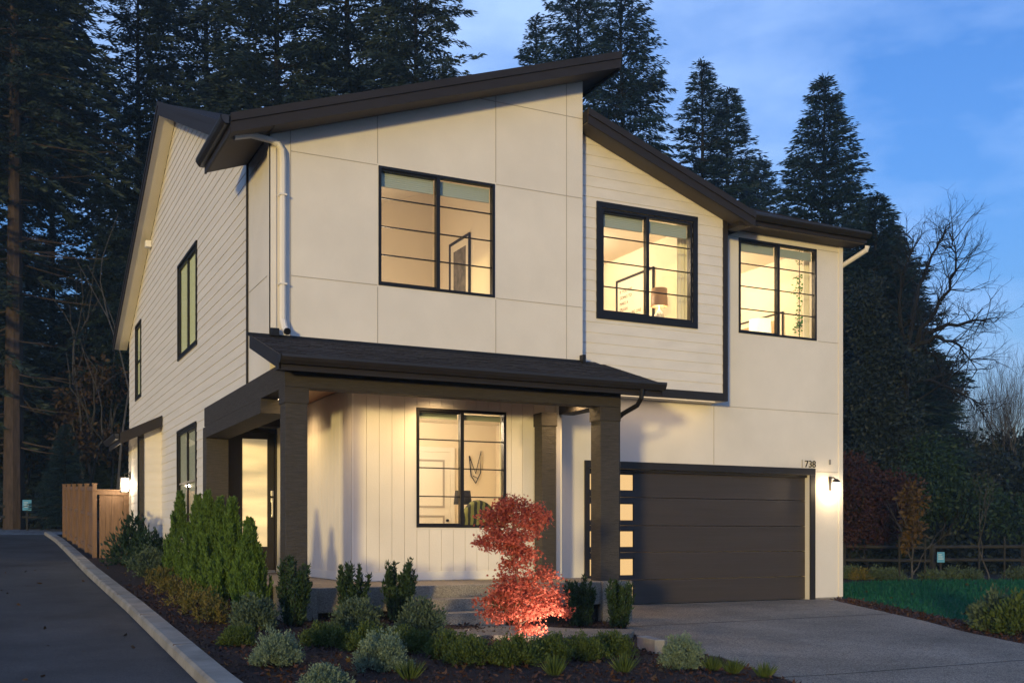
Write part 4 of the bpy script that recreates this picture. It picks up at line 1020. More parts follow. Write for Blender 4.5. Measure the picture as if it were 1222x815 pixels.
# far wood behind the named trees: one mass
Vs = []; Fs = []; nV = 0; rw = random.Random(21)
def far_add(arr, x, y, sx, sz, a, cull=.45):
    global nV
    V, F = arr; V = V.reshape(-1, 4, 3); keep = rng.random(len(V)) > cull; V = V[keep].reshape(-1, 3)
    c, s = math.cos(a), math.sin(a); W_ = np.stack([(V[:, 0] * c - V[:, 1] * s) * sx + x, (V[:, 0] * s + V[:, 1] * c) * sx + y, V[:, 2] * sz + g(x, y) - .2], 1)
    Vs.append(W_); Fs.append(np.arange(len(W_)).reshape(-1, 4) + nV); nV += len(W_)
for k in range(44):
    px = rw.uniform(-90, 620) if k < 34 else rw.uniform(1000, 1260); d = rw.uniform(60, 88)
    if 545 < px < 625: continue
    yt = rw.uniform(240, 400) if px < 175 else rw.uniform(60, 220) if px < 560 else rw.uniform(400, 480) if px < 1090 else rw.uniform(555, 600)
    x, y = at(px, d); h = CAM_Z + (640 - yt) / 1271 * d - g(x, y)
    arr, H = rw.choice(((arrA, 27), (arrB, 29), (arrA, 27)))
    far_add(arr, x, y, min(h / H, .9) * 1.3, h / H, rw.uniform(0, 6), .35)
for k in range(26):       # low evergreen belt that closes the view under the crowns
    px = rw.uniform(-80, 330) if k < 14 else rw.uniform(985, 1270); d = rw.uniform(56, 75)
    x, y = at(px, d); h = rw.uniform(7, 12) if px < 1090 else rw.uniform(3.5, 6); far_add(arrA, x, y, h / 27 * 2.4, h / 27, rw.uniform(0, 6), .3)
tag(link('far_wood', np_mesh('far_wood', np.concatenate(Vs), np.concatenate(Fs)), FIRC), 'dark mass of distant evergreen wood behind the nearer trees', 'wood', kind='stuff')

# broadleaf crowns
def crown_arrays(n, blobs, size, seed, flat=.3, aspect=.5):
    rg = np.random.default_rng(seed); Ps = []; 
    wts = np.array([b[3] ** 2 for b in blobs]); wts = wts / wts.sum()
    ids = rg.choice(len(blobs), n, p=wts)
    B = np.array(blobs)[ids]
    v = unit(rg.normal(size=(n, 3))); rad = rg.random(n) ** .45
    rzf = B[:, 4] if B.shape[1] > 4 else np.ones(n)
    off = v * (B[:, 3] * rad)[:, None] * (1 + .18 * rg.normal(size=(n, 1)))
    off[:, 2] *= rzf
    P = B[:, :3] + off
    D = v + rg.normal(0, .7, (n, 3)); D[:, 2] -= .15
    Ln = size * rg.uniform(.6, 1.3, n)
    return leaf_quads(P, D, Ln, Ln * aspect * rg.uniform(.8, 1.2, n), rg)
def branch_tree(mb, p, d, Lb, r, depth, rg, spread=.6, up=.15, tips=None, nseg=3, kids=(2, 3)):
    pts = [p]; q = p.copy(); dd = d.copy()
    for k in range(nseg):
        dd = (dd + Vector((rg.gauss(0, .16), rg.gauss(0, .16), rg.gauss(0, .10) + up * .3))).normalized(); q = q + dd * (Lb / nseg); pts.append(q.copy())
    mb.tube(pts, [r * (1 - .45 * k / nseg) for k in range(nseg + 1)], 6 if depth > 2 else 4, cap=False)
    if depth == 0:
        if tips is not None: tips.append(q)
        return
    for k in range(rg.randint(*kids)):
        b = pts[-1] if k == 0 else pts[rg.randint(1, nseg)]
        nd = (dd + Vector((rg.gauss(0, spread), rg.gauss(0, spread), rg.gauss(0, spread * .6) + up))).normalized()
        branch_tree(mb, b, nd, Lb * rg.uniform(.62, .85), r * .55, depth - 1, rg, spread, up, tips, nseg, kids)
def leafy(name, label, x, y, h, cr, n, size, mcrown, mbark, seed, group=None, blobs=None, cat='tree', stem=True):
    rg = random.Random(seed); z = g(x, y)
    t = thing(name, label, cat, (x, y, z), group)
    bl = blobs or [(x + rg.gauss(0, cr * .45), y + rg.gauss(0, cr * .45), z + h * rg.uniform(.35, .85), cr * rg.uniform(.35, .6), .7) for _ in range(12)]
    V, F = crown_arrays(n, bl, size, seed); link('crown', np_mesh('crown', V, F), mcrown, t).location = -t.location
    mb = MB()
    if stem:
        branch_tree(mb, Vector((x, y, z - .1)), Vector((rg.gauss(0, .06), rg.gauss(0, .06), 1)), h * .38, max(.035, h * .014), 3, rg, .55, .2)
    mb.build('trunk', mbark, t)
    return t
x, y = at(1108, 39); leafy('broadleaf_tree', 'round green tree behind the rail fence beyond the lawn', x, y, 5.4, 2.2, 14000, .16, GRN, M['barkd'], 31)
x, y = at(1040, 36.3); leafy('broadleaf_tree', 'dull red leafed tree beside the house corner beyond the lawn', x, y, 3.6, 1.5, 8000, .13, REDD, M['barkd'], 32)
x, y = at(1014, 37.5); leafy('broadleaf_tree', 'brownish red thicket tree half hidden by the house corner', x, y, 4.6, 1.5, 7000, .14, REDD, M['barkd'], 33)
x, y = at(1165, 50); leafy('broadleaf_tree', 'dark green bushy tree behind the right blue notice', x, y, 6.4, 3.0, 8000, .28, DARKL, M['barkd'], 34)
x, y = at(1225, 47); leafy('broadleaf_tree', 'dark bushy tree cut by the right border of photo', x, y, 5.6, 2.6, 7000, .28, DARKL, M['barkd'], 35)
x, y = at(1130, 60); leafy('broadleaf_tree', 'tall dark thicket behind the round green tree', x, y, 6.0, 2.6, 6000, .20, DARKL, M['barkd'], 36)
x, y = at(1070, 56); leafy('broadleaf_tree', 'tall dark ivy covered tree below the bare branching one', x, y, 12.0, 2.6, 14000, .24, DARKL, M['barkd'], 37)
x, y = at(1048, 40.5); z0_ = g(x, y); rgx = random.Random(8)
leafy('evergreen_tree', 'broad dark ivy clad evergreen beside the house corner, before the bare tree', x, y, 11.5, 2, 30000, .17, DARKL, M['barkd'], 39, blobs=[(x + rgx.gauss(0, .55), y + rgx.gauss(0, .6), z0_ + f * 11.2, (1.45 - .95 * f ** 2) * rgx.uniform(.6, 1.0), 1.1) for f in np.linspace(.04, .97, 34)])
x, y = at(1205, 66); leafy('broadleaf_tree', 'dark thicket far behind the thin bare saplings', x, y, 5.6, 3.0, 6000, .20, DARKL, M['barkd'], 38)
x, y = at(120, 47); leafy('broadleaf_tree', 'thin tree with brown autumn leaves above the cedar fence', x, y, 9.0, 2.0, 2600, .24, BRWN, M['barkp'], 41)
x, y = at(95, 52); leafy('broadleaf_tree', 'sparse brown leafed tree deeper in the left wood', x, y, 11, 2.4, 2400, .26, BRWN, M['barkd'], 42)
x, y = at(140, 55); leafy('broadleaf_tree', 'sparse brown leafed tree close to the rear eave', x, y, 12, 2.2, 2400, .26, BRWN, M['barkd'], 43)
x, y = at(40, 56); leafy('broadleaf_tree', 'sparse brown leafed tree right behind the old trunk', x, y, 8, 2.4, 1800, .26, BRWN, M['barkd'], 44)
# undergrowth
bl = []; ru = random.Random(77)
for k in range(70):
    px = ru.uniform(-70, 200) if k < 34 else ru.uniform(985, 1265); d = ru.uniform(47, 58) if px < 300 else ru.uniform(38.5, 50)
    x, y = at(px, d); q = ru.uniform(.7, 1.5); bl.append((x, y, g(x, y) + q * .6, q, .8))
V, F = crown_arrays(26000, bl, .26, 78); tag(link('undergrowth', np_mesh('undergrowth', V, F), DARKL), 'dark bushy undergrowth along the edge of the wood', 'undergrowth', kind='stuff')

# bare trees
def bare(label, px, d, ytop, seed, r=.2, depth=6, spread=.5, up=.12, lean=(0, 0), m='barkd', kids=(2, 3), first=.30, name='bare_tree'):
    x, y = at(px, d); z = g(x, y); h = CAM_Z + (640 - ytop) / 1271 * d - z; t = thing(name, label, 'tree', (x, y, z))
    rg = random.Random(seed); mb = MB()
    branch_tree(mb, Vector((x, y, z - .2)), Vector((lean[0], lean[1], 1)).normalized(), h * first, r, depth, rg, spread, up, None, 3, kids)
    zmax = max(v[2] for v in mb.v); k = h / (zmax - z)
    mb.v = [(x + (a - x) * k, y + (b - y) * k, z + (c - z) * k) for a, b, c in mb.v]
    n = len(mb.f); mb.build('trunk', M[m], t)
    return t
def big_bare(label, d):
    def pt(px, yy, dep=0.0):
        x, y = at(px, d + dep)
        return Vector((x, y, CAM_Z + (640 - yy) / 1271 * (d + dep)))
    bx, by = at(1072, d); t = thing('bare_tree', label, 'tree', (bx, by, g(bx, by))); rg = random.Random(44); mb = MB()
    mb.tube([pt(1072, 676), pt(1070, 600, .2), pt(1074, 520, -.1), pt(1078, 460, .1), pt(1083, 425)], [.34, .28, .25, .22, .19], 9)
    limbs = [([(1080, 432), (1092, 370), (1103, 330), (1116, 296), (1127, 279)], .11, 1.2), ([(1083, 425), (1108, 382), (1133, 345), (1141, 312), (1137, 288)], .10, -1.5),
             ([(1081, 432), (1104, 398), (1131, 387), (1160, 384), (1177, 381)], .13, .6), ([(1084, 414), (1118, 401), (1145, 414), (1166, 441)], .10, -1.0), ([(1098, 408), (1114, 428), (1127, 455)], .07, 1.4),
             ([(1084, 425), (1072, 380), (1077, 330), (1090, 287)], .10, -.8), ([(1078, 460), (1110, 452), (1150, 470), (1172, 492)], .08, .9), ([(1076, 480), (1050, 440), (1046, 400)], .09, 1.3)]
    for P_, r_, dep in limbs:
        pts = [pt(a, b, dep * k * .6) for k, (a, b) in enumerate(P_)]; fine = []
        for a, b in zip(pts, pts[1:]):
            for q in range(3): fine.append(a.lerp(b, q / 3) + Vector((rg.gauss(0, .05), rg.gauss(0, .05), rg.gauss(0, .05))))
        fine.append(pts[-1]); m_ = len(fine)
        mb.tube(fine, [r_ * (1 - .85 * k / (m_ - 1)) for k in range(m_)], 6, cap=False)
        for k in range(2, m_):
            for q in range(3 if k > 4 else 2):
                dd = (fine[k] - fine[k - 1]).normalized(); nd = (dd + Vector((rg.gauss(0, .7), rg.gauss(0, .7), rg.gauss(.15, .6)))).normalized()
                branch_tree(mb, fine[k], nd, rg.uniform(.40, .9), max(.022, r_ * .32 * (1 - k / m_)), 3, rg, .55, .05, None, 3, (2, 3))
    mb.build('trunk', M['barkd'], t)
big_bare('large bare tree spreading crooked branches against the sky', 41)
for i, (px, d, yt, lab) in enumerate(((1128, 52, 455, 'slim bare tree just right of the large bare one'), (1150, 50, 440, 'bare sapling with fine twigs left of the pale stems'), (1172, 54, 425, 'thin bare tree with grey stem in the right thicket'),
                                    (1192, 49, 410, 'taller bare sapling third from the right border'), (1206, 52, 395, 'tallest thin bare tree near the right border'), (1220, 48, 405, 'thin bare tree cut by the right border'))):
    bare(lab, px, d, yt, 60 + i, .07, 6, .30, .35, m='barkp', kids=(2, 4), first=.30)
for i, (px, d, yt, lab) in enumerate(((133, 44, 250, 'thin pale straight trunk rising behind the cedar fence'), (98, 46, 300, 'slender bare stem in the left wood beside the brown leaves'), (106, 48, 330, 'second slender bare stem right beside the first in the left wood'), (124, 47, 400, 'short slender bare stem close to the side wall lantern'))):
    bare(lab, px, d, yt, 180 + i, .10, 2, .25, .3, m='barkp', kids=(2, 3), first=.62)
rs = random.Random(91)
for i in range(14):
    bare('thin bare sapling in the blue thicket at the right border', rs.uniform(1105, 1250), rs.uniform(50, 66), rs.uniform(420, 500), 400 + i, .06, 5, .24, .4, m='barkp', kids=(2, 4), first=.34)['group'] = 'bare saplings in the right thicket'

# staked young trees at the far side of the lawn
def stakes(px, d, hh, label, seed, leaves):
    x, y = at(px, d); z = g(x, y) + .07
    if leaves: t = leafy('young_tree', label, x, y, hh, .5, 900, .15, ORNG, M['barkp'], seed, blobs=[(x + R.gauss(0, .12), y + R.gauss(0, .12), z + hh * f, .24, 1.2) for f in np.linspace(.38, .95, 9)])
    else: t = bare(label, px, d, 640 - (hh - CAM_Z) / d * 1271, seed, .035, 4, .35, .4, m='barkp', first=.45, name='young_tree')
    mb = MB()
    for dx in (-.35, .38):
        ux, uy = math.sin(CA) * dx, -math.cos(CA) * dx
        mb.tube([(x + ux, y + uy, z - .1), (x + ux * 1.02, y + uy * 1.02, z + 1.25)], .028, 6)
    q = mb.build('stakes', M['rail'], t); 
stakes(1088, 30.5, 2.75, 'young staked tree with orange leaves at the back of the lawn', 91, True)
stakes(1183, 31.0, 3.6, 'young leafless staked tree at the right back of the lawn', 92, False)

# ------------------------------------------------------------------ shrubs
def shrub_obj(name, label, cat, x, y, V, F, m, group=None, stems=None, sm_mat=None):
    t = thing(name, label, cat, (x, y, g(x, y) + .08), group); link('foliage', np_mesh('foliage', V, F), m, t).location = (0, 0, 0)
    if stems: stems.build('stem', sm_mat or M['barkd'], t).location = (0, 0, 0)
    return t
def arb_mesh(h, r, seed):
    rg = np.random.default_rng(seed); Ps = []; Ds = []; Ls = []
    for k in range(230):
        t = rg.random() ** 1.05 * .93; a = rg.uniform(0, 6.283); rr_ = r * (1 - t) ** 1.2 * (.55 + .45 * min(1, t * 5 + .35)) * rg.uniform(.45, 1.0)
        hp = rg.uniform(.22, .42) * (1 - .3 * t); tilt = rg.uniform(.02, .20); n = 130; q = rg.random(n) ** .8
        tipm = h * (1.06 - .34 * min(1, rr_ / (.26 * r)) * rg.uniform(.5, 1.35))
        if t > .6 and t * h > tipm - .06: continue
        if t > .5: hp = min(hp, tipm - t * h)
        base = np.array([math.cos(a) * rr_, math.sin(a) * rr_, .02 + t * h]); out_ = np.array([math.cos(a), math.sin(a), 0]); side = np.array([-math.sin(a), math.cos(a), 0])
        wd = .055 * (1 - .6 * t) * (1 - q) ** 1.1 * (q + .25) * 1.6; sd = rg.uniform(-1, 1, n)
        P = base + np.outer(q * hp, [0, 0, 1]) + np.outer(q * hp * tilt, out_) + np.outer(sd * wd, side) + rg.normal(0, .008, (n, 3))
        D = np.array([0, 0, 1.0]) + np.outer(sd * .9, side) + out_ * .25 + rg.normal(0, .22, (n, 3)); Ps.append(P); Ds.append(D); Ls.append(rg.uniform(.025, .060, n))
    P = np.concatenate(Ps); D = np.concatenate(Ds); Ln = np.concatenate(Ls); return leaf_quads(P, D, Ln, Ln * .34, rg)
spots = [(3.36, 21.2, 1.9), (3.34, 19.2, 1.95), (3.22, 17.6, 1.85), (3.18, 16.4, 1.95), (3.14, 15.3, 1.8), (3.22, 14.55, 1.55)]
labs = ['columnar arborvitae at the far left end of the green row', 'columnar arborvitae second from the left in the green row', 'columnar arborvitae third from the left in the green row',
        'columnar arborvitae third from the right in the green row', 'tall columnar arborvitae second from the right, before the entry door', 'shorter slim arborvitae at the right end of the row']
for i, (x, y, h) in enumerate(spots):
    h *= (.84, .80, .88, .79, .86, .82)[i]; V, F = arb_mesh(h, .38 if i < 5 else .32, 100 + i); mb = MB(); mb.tube([(0, 0, -.1), (0, 0, h * .8)], [.03, .01], 6)
    shrub_obj('arborvitae', labs[i], 'shrub', x, y, V, F, ARBV, 'columnar arborvitae along the side of the porch', mb)
def yew_mesh(h, r, seed, n_st=26):
    rg = np.random.default_rng(seed); Ps = []; Ds = []; mb = MB()
    for k in range(n_st):
        a = rg.uniform(0, 6.28); q = r * math.sqrt(rg.random()); hh = h * rg.uniform(.55, 1.0) * (1 - .25 * q / r)
        bx, by = math.cos(a) * q * .45, math.sin(a) * q * .45; tx, ty = math.cos(a) * q, math.sin(a) * q
        n = 230; s = rg.random(n); P = np.stack([bx + (tx - bx) * s, by + (ty - by) * s, .02 + hh * s], 1)
        D = rg.normal(0, .6, (n, 3)); D[:, 2] = np.abs(D[:, 2]) + .55; P += rg.normal(0, .022, (n, 3)) * (1 - .5 * s[:, None]); Ps.append(P); Ds.append(D)
        mb.tube([(bx, by, -.05), (tx, ty, hh)], [.008, .003], 4, cap=False)
    P = np.concatenate(Ps); D = np.concatenate(Ds); Ln = rg.uniform(.035, .075, len(P)); V, F = leaf_quads(P, D, Ln, Ln * .34, rg); return V, F, mb
yews = [(3.55, 13.45, 1.0, .22, 'dark upright yew at the foot of the left porch post'), (4.80, 13.75, .62, .20, 'upright yew second from the left along the porch edge'), (4.98, 13.5, 1.0, .21, 'spiky upright yew left of the porch steps'),
        (6.62, 13.5, .55, .22, 'small dark yew behind the red maple'), (7.75, 13.45, .80, .21, 'upright yew left of the right porch plinth'), (8.22, 13.15, .78, .21, 'upright yew in front of the right porch plinth')]
yews[1] = (4.32, 13.5, .95, .21, yews[1][4])
for i, (x, y, h, r, lab) in enumerate(yews):
    V, F, mb = yew_mesh(h, r * 1.2, 120 + i); shrub_obj('yew_shrub', lab, 'shrub', x, y, V, F, YEWL, 'upright yews along the porch', mb)
def mound_mesh(r, h, n, size, seed, upb=.4, aspect=.45):
    rg = np.random.default_rng(seed); v = unit(rg.normal(size=(n, 3))); v[:, 2] = np.abs(v[:, 2]); rad = rg.random(n) ** .33
    a = np.arctan2(v[:, 1], v[:, 0]); lump = 1 + .16 * np.sin(a * 4 + seed) * (1 - v[:, 2]) + .14 * np.sin(a * 9 + v[:, 2] * 8 + seed)
    P = np.stack([v[:, 0] * r * rad * lump, v[:, 1] * r * rad * lump, .02 + v[:, 2] * h * rad * (1 + .15 * np.sin(a * 5 + 2))], 1)
    nc = max(30, n // 45); C = P[:nc] * np.array([1.06, 1.06, 1.06]); P = C[rg.integers(0, nc, n)] + rg.normal(0, size * .55 + r * .035, (n, 3)); P[:, 2] = np.maximum(P[:, 2], .005)
    v = unit(P + np.array([0, 0, .05]))
    D = v + rg.normal(0, .55, (n, 3)); D[:, 2] += upb; Ln = size * rg.uniform(.6, 1.35, n); return leaf_quads(P, D, Ln, Ln * aspect, rg)
def mound(name, lab, x, y, r, h, n, size, m, seed, group, upb=.4, aspect=.45):
    V, F = mound_mesh(r, h, n, size, seed, upb, aspect); rg = random.Random(seed); mb = MB()
    for k in range(7): a = rg.uniform(0, 6.28); mb.tube([(0, 0, -.04), (math.cos(a) * r * .3, math.sin(a) * r * .3, h * .35), (math.cos(a) * r * .6, math.sin(a) * r * .6, h * .7)], [.008, .005, .003], 4, cap=False)
    return shrub_obj(name, lab, 'shrub', x, y, V, F, m, group, mb)
G1 = 'silvery mounds in the front bed'
mound('silver_shrub', 'silvery mound nearest the kerb, left of the front bed', 2.57, 10.45, .225, .29, 9000, .026, SILV, 201, G1)
mound('silver_shrub', 'largest silvery mound, in the middle of the front bed', 3.46, 9.85, .245, .31, 9500, .026, SILV, 202, G1)
mound('silver_shrub', 'silvery mound cut by the lower border of the photo', 2.64, 9.0, .185, .17, 7000, .024, SILV, 203, G1)
mound('silver_shrub', 'silvery mound beside the driveway edge', 6.55, 9.2, .20, .29, 8000, .026, SILV, 204, G1)
G2 = 'dark loose shrubs by the porch'
mound('dark_shrub', 'loose blue green shrub below the second yew', 4.02, 12.35, .28, .36, 6500, .045, NAND, 211, G2)
mound('dark_shrub', 'loose dark shrub left of the walkway and steps', 4.78, 12.2, .28, .34, 6500, .045, NAND, 212, G2)
mound('dark_shrub', 'loose dark shrub at the foot of the arborvitae row', 2.98, 13.2, .26, .34, 6000, .042, NAND, 213, G2)
G3 = 'low green boxwoods edging the front bed'
for i, (x, y, r, lab) in enumerate(((3.38, 11.55, .30, 'low boxwood below the loose blue green shrub'), (3.78, 11.15, .30, 'low boxwood between the large silvery mound and walkway'), (2.52, 11.95, .20, 'small boxwood behind the silvery mound near the kerb'), (4.16, 10.9, .28, 'boxwood at the left end of the edging row'),
                                (4.42, 10.35, .30, 'boxwood second from the left in the edging row'), (4.44, 9.85, .30, 'boxwood of the row left below the red maple'), (4.86, 9.72, .31, 'boxwood directly in front of the red maple'),
                                (5.34, 9.88, .29, 'boxwood right below the red maple'), (5.80, 9.95, .28, 'boxwood second from the right in the edging row'), (6.28, 10.2, .28, 'boxwood at the right end of the edging row beside driveway'))):
    mound('boxwood', lab, x, y, r * .82, r * .72, 6500, .030, BOXL, 220 + i, G3)
G4 = 'grassy tufts at the front of the bed'
def tuft(lab, x, y, seed, h=.2, m=None):
    rg = np.random.default_rng(seed); n = 150; a = rg.uniform(0, 6.28, n); q = rg.random(n); P = np.stack([np.cos(a) * q * .05, np.sin(a) * q * .05, np.zeros(n)], 1)
    D = np.stack([np.cos(a) * q * .9, np.sin(a) * q * .9, np.full(n, 1.)], 1); Ln = h * rg.uniform(.6, 1.2, n); V, F = leaf_quads(P, D, Ln, np.full(n, .012), rg)
    o = link('grass_tuft', np_mesh('grass_tuft', V, F), m or BOXL); o.location = (x, y, g(x, y) + .085); tag(o, lab, 'grass tuft', G4)
tuft('grassy tuft in front of the boxwood below the maple', 4.88, 8.95, 301); tuft('grassy tuft near the right end of boxwood row', 5.66, 8.95, 302); tuft('grassy tuft right of the largest silvery mound', 3.5, 9.2, 303)
for i, (x, y, lab) in enumerate(((6.85, 8.75, 'low grassy clump along the driveway edge'), (7.0, 8.45, 'low grassy clump nearest the lower driveway edge'), (6.78, 9.0, 'grassy clump just right of the driveway silvery mound'))): tuft(lab, x, y, 310 + i, .16)
G5 = 'mixed small shrubs along the side wall'
mound('rhododendron', 'broad leaved shrub against the end of the cedar fence', 2.95, 25.6, .50, .85, 1500, .13, GRN, 231, G5, aspect=.35)
mound('rhododendron', 'broad leaved shrub below the side wall bump', 3.20, 23.9, .48, .72, 1500, .12, GRN, 232, G5, aspect=.35)
mound('low_shrub', 'green low shrub between the side shrubs and the arborvitae', 2.95, 21.9, .42, .55, 3000, .06, NAND, 233, G5)
for i, (x, y, r, lab) in enumerate(((2.75, 19.6, .33, 'fading yellow shrub behind, first in the kerbside row'), (2.72, 17.9, .33, 'fading yellow shrub second in the kerbside row'), (2.68, 16.3, .34, 'fading yellow shrub third in the kerbside row'), (2.66, 15.0, .32, 'fading yellow shrub fourth in the kerbside row'), (2.62, 13.9, .30, 'fading yellow shrub nearest the viewer in the kerbside row'))):
    mound('low_shrub', lab, x, y, r * .72, .30, 1100, .045, YELL, 240 + i, G5)
mound('low_shrub', 'dark leafy shrub at the lawn edge beside the driveway', 13.45, 10.95, .38, .42, 1900, .09, NAND, 251, 'shrubs at the lawn edge', aspect=.4)
mound('low_shrub', 'yellowish green shrub at the right border by driveway', 13.25, 10.4, .38, .40, 1900, .09, BOXL, 252, 'shrubs at the lawn edge', aspect=.4)
G6 = 'pale mounds in the far bed'
for i, (px, d, r, lab) in enumerate(((1016, 31.5, .55, 'pale mound in the far bed touching the house corner'), (1030, 31, .5, 'yellowish mound in the far bed near the house corner'), (1048, 30.8, .55, 'pale mound in far bed left of the orange staked tree'), (1066, 30.6, .5, 'pale mound in far bed just left of the orange tree stakes'),
                                  (1112, 30.6, .5, 'pale mound in far bed right of the orange staked tree'), (1134, 30.8, .5, 'pale mound in far bed between the two staked trees'), (1158, 30.9, .5, 'pale mound in far bed left of the leafless staked tree'), (1214, 31.0, .5, 'pale mound in far bed near the right border'))):
    x, y = at(px, d); mound('far_mound', lab, x, y, r * .62, r * .5, 1500, .07, NAND if i != 1 else YELL, 260 + i, G6)

# ------------------------------------------------------------------ red maple and its spotlight
mx, my = 5.60, 11.12; mz = g(mx, my) + .08
rt_ = Vector((math.sin(CA), -math.cos(CA), 0)); fw_ = Vector((math.cos(CA), math.sin(CA), 0))
t = thing('red_maple', 'small red japanese maple glowing under a garden spotlight', 'tree', (mx, my, mz))
rg = np.random.default_rng(9); Ps = []
lay = [  # (lateral, height, lateral radius, vertical radius, weight)
    (.00, .22, .30, .15, .7), (-.05, .42, .38, .16, 1.0), (.16, .52, .36, .22, 1.3), (.30, .62, .22, .22, .8), (.02, .72, .34, .16, 1.0), (-.20, .60, .22, .14, .5), (.14, .86, .24, .10, .5),
    (-.02, 1.02, .20, .14, .7), (-.10, 1.10, .18, .14, .5), (-.16, 1.22, .30, .14, .9), (-.06, 1.36, .32, .16, 1.0), (-.24, 1.46, .20, .14, .5), (.06, 1.50, .26, .13, .7), (-.10, 1.58, .20, .10, .5), (-.32, 1.30, .14, .08, .25), (.20, 1.56, .12, .08, .25), (-.14, 1.70, .12, .07, .25), (.02, 1.64, .10, .07, .2), (.42, .46, .16, .12, .4), (-.36, .50, .14, .08, .25), (-.40, 1.20, .10, .05, .15), (.30, 1.44, .10, .06, .15)]
n = 12000; nc = 330; wts = np.array([l[4] for l in lay]); ids = rg.choice(len(lay), nc, p=wts / wts.sum()); La = np.array(lay)[ids]
v = unit(rg.normal(size=(nc, 3))); rad = rg.random(nc) ** .40 * 1.04
lat = La[:, 0] + v[:, 0] * La[:, 2] * rad; dep = v[:, 1] * La[:, 2] * rad * .95; hei = La[:, 1] + v[:, 2] * La[:, 3] * rad
P = np.outer(lat, rt_) + np.outer(dep, fw_); P[:, 2] = hei
pick = rg.integers(0, nc, n); P = P[pick] + rg.normal(0, 1, (n, 3)) * np.array([.060, .060, .030]); v = v[pick]; P[:, 2] = np.maximum(P[:, 2], .06)
# star leaves: five narrow lobes each
Vm = []; Fm = []
Dm = unit(np.stack([v[:, 0], v[:, 1], v[:, 2] * .4 - .5], 1) + rg.normal(0, .35, (n, 3))); Sd = unit(np.cross(Dm, rg.normal(size=(n, 3))))
sz = rg.uniform(.020, .042, n)[:, None]
for k, aang in enumerate((-1.25, -.62, 0, .62, 1.25)):
    dl = Dm * math.cos(aang) + Sd * math.sin(aang); wl = Dm * -math.sin(aang) + Sd * math.cos(aang); l = sz * (1 if k == 2 else .86 if k in (1, 3) else .6)
    V = np.stack([P, P + dl * l * .45 + wl * l * .17, P + dl * l, P + dl * l * .45 - wl * l * .17], 1).reshape(-1, 3); Vm.append(V); Fm.append(np.arange(4 * n).reshape(-1, 4) + 4 * n * k)
link('crown', np_mesh('crown', np.concatenate(Vm), np.concatenate(Fm)), MAPL, t).location = (0, 0, 0)
mb = MB(); rgm = random.Random(4)
tr = [Vector((0, 0, -.05)), rt_ * .01 + Vector((0, 0, .4)), rt_ * -.03 + Vector((0, 0, .8)), rt_ * -.09 + Vector((0, 0, 1.15)), rt_ * -.08 + Vector((0, 0, 1.5))]
mb.tube(tr, [.022, .018, .014, .010, .005], 7)
for l in lay:
    b = tr[min(4, max(1, int(l[1] / .38)))]; e = rt_ * l[0] + fw_ * rgm.uniform(-.15, .15) + Vector((0, 0, l[1])); st = Vector((b.x, b.y, max(.12, l[1] - .22)))
    mb.tube([st, (st + e) / 2 + Vector((0, 0, .05)), e], [.008, .006, .003], 5, cap=False)
mb.build('trunk', mat('maple_bark', (.24, .15, .11), .8)).parent = t
for c in t.children: c.location = (0, 0, 0)
sp = thing('garden_spotlight', 'small black garden spotlight in the mulch aimed at the red maple', 'lamp', (5.78, 10.42, g(5.78, 10.42) + .085))
sx_, sy_, sz_ = 5.78, 10.42, g(5.78, 10.42) + .085
mb = MB(); mb.tube([(sx_, sy_, sz_ - .05), (sx_, sy_, sz_ + .07)], .01, 6); mb.build('stake', M['black'], sp)
aim = (Vector((mx, my, mz + .55)) - Vector((sx_, sy_, sz_ + .1))).normalized()
c0 = Vector((sx_, sy_, sz_ + .10))
MB().tube([c0 - aim * .05, c0 + aim * .05], [.028, .036], 12).build('housing', M['black'], sp)
MB().tube([c0 + aim * .0505, c0 + aim * .053], [.030, .030], 12).build('lens', emis('spot_lens', (1, .8, .55), 8), sp)
lamp_light('maple_spot', c0 + aim * .07, 34, (1, .84, .66), .03, 'SPOT', rot=aim.to_track_quat('-Z', 'Y').to_euler(), spot_size=math.radians(100), spot_blend=.6)

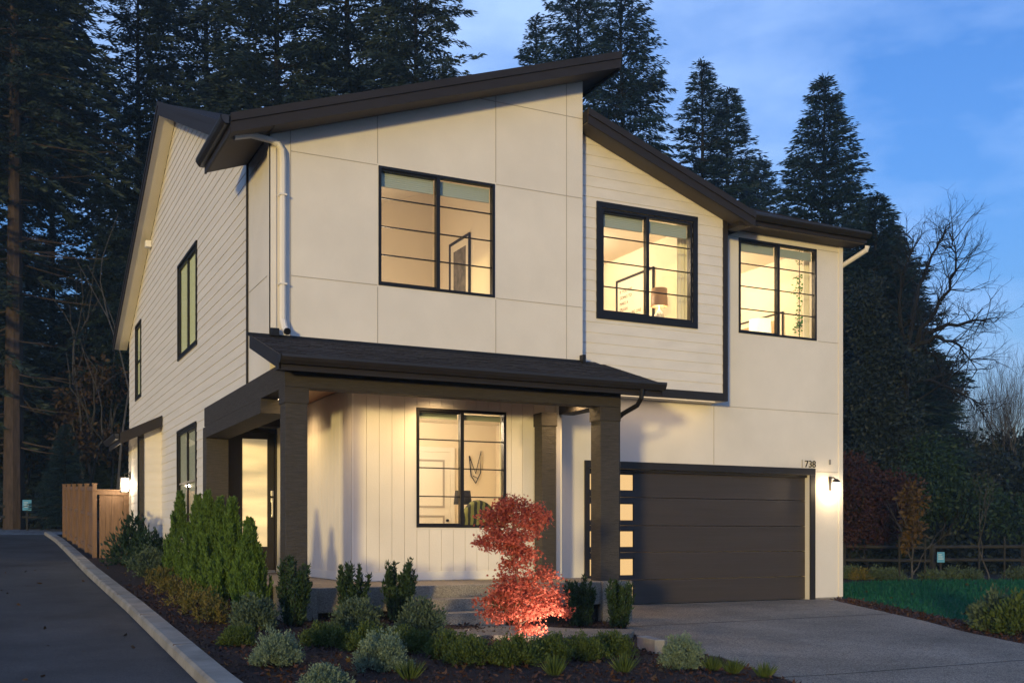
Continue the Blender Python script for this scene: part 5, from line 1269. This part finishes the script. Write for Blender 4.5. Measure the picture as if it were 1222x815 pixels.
# ------------------------------------------------------------------ loose ground detail: bark chips, fallen leaves, grass
def scatter(name, label, cat, n, poly, off, size, m, seed, aspect=.45, up=.25, ylim=None):
    rg = np.random.default_rng(seed); px = np.array([p[0] for p in poly]); py = np.array([p[1] for p in poly]); out_ = []
    while len(out_) < n:
        x = rg.uniform(px.min(), px.max()); y = rg.uniform(py.min(), py.max())
        if ylim and not (ylim[0] < y < ylim[1]): continue
        ins = False; j = len(poly) - 1
        for i in range(len(poly)):
            if (py[i] > y) != (py[j] > y) and x < (px[j] - px[i]) * (y - py[i]) / (py[j] - py[i]) + px[i]: ins = not ins
            j = i
        if ins: out_.append((x, y, g(x, y) + off))
    P = np.array(out_); D = rg.normal(size=(n, 3)); D[:, 2] *= up; D[:, 2] = np.abs(D[:, 2]); Ln = size * rg.uniform(.5, 1.5, n)
    V, F = leaf_quads(P, D, Ln, Ln * aspect, rg); return tag(link(name, np_mesh(name, V, F), m), label, cat, kind='stuff')
CHIP = leafmat('bark_chips', (.020, .009, .006), (.085, .040, .026), .05, 30)
scatter('bark_chips', 'loose dark bark chips covering the planting beds', 'mulch', 16000, bed_poly, .092, .05, CHIP, 401, .4, .5, (6.5, 20))
scatter('fallen_leaves', 'fallen brown leaves scattered over the front bed', 'leaves', 420, bed_poly, .105, .06, ORNG, 402, .7, .4, (7, 26))
scatter('fallen_leaves', 'a few fallen leaves lying on the road', 'leaves', 130, [(-5, 8)] + KX[1:7] + [(-5, 30)], .02, .06, BRWN, 403, .7, .1)
border = [(15.05, 16.18), (14.64, 15.43), (13.35, 12.29), (12.62, 10.85), (12.15, 9.5), (13.4, 9.5), (14.0, 12.0), (14.75, 14.0), (15.6, 16.1)]
scatter('bark_chips', 'bark chips on the strip between driveway and lawn', 'mulch', 2200, border, .082, .06, CHIP, 404, .4, .5)
def lawn_blades(n):
    rg = np.random.default_rng(55); 
    o = scatter('grass', 'short dark green lawn grass right of the driveway', 'grass', n, lawn_poly, .058, .095, M['grass'], 55, .15, 2.5, (8, 22.2)); return o
lawn_blades(90000)
scatter('fallen_leaves', 'a few pale fallen leaves on the lawn', 'leaves', 90, lawn_poly, .12, .09, BRWN, 405, .7, .2, (9, 22))

# ------------------------------------------------------------------ dusk air
hz = bpy.data.materials.new('dusk_haze'); hz.use_nodes = True; ht = hz.node_tree; ht.nodes.clear()
ho = N(ht, 'ShaderNodeOutputMaterial'); hv = N(ht, 'ShaderNodeVolumePrincipled')
hv.inputs['Color'].default_value = (.42, .70, 1.0, 1); hv.inputs['Density'].default_value = .00065; hv.inputs['Anisotropy'].default_value = 0.0
ht.links.new(hv.outputs[0], ho.inputs['Volume'])
haze = MB().box(-430, 430, -430, 430, -1.5, 62).build('haze', hz); haze['kind'] = 'stuff'; haze['label'] = 'thin blue dusk haze filling the air'
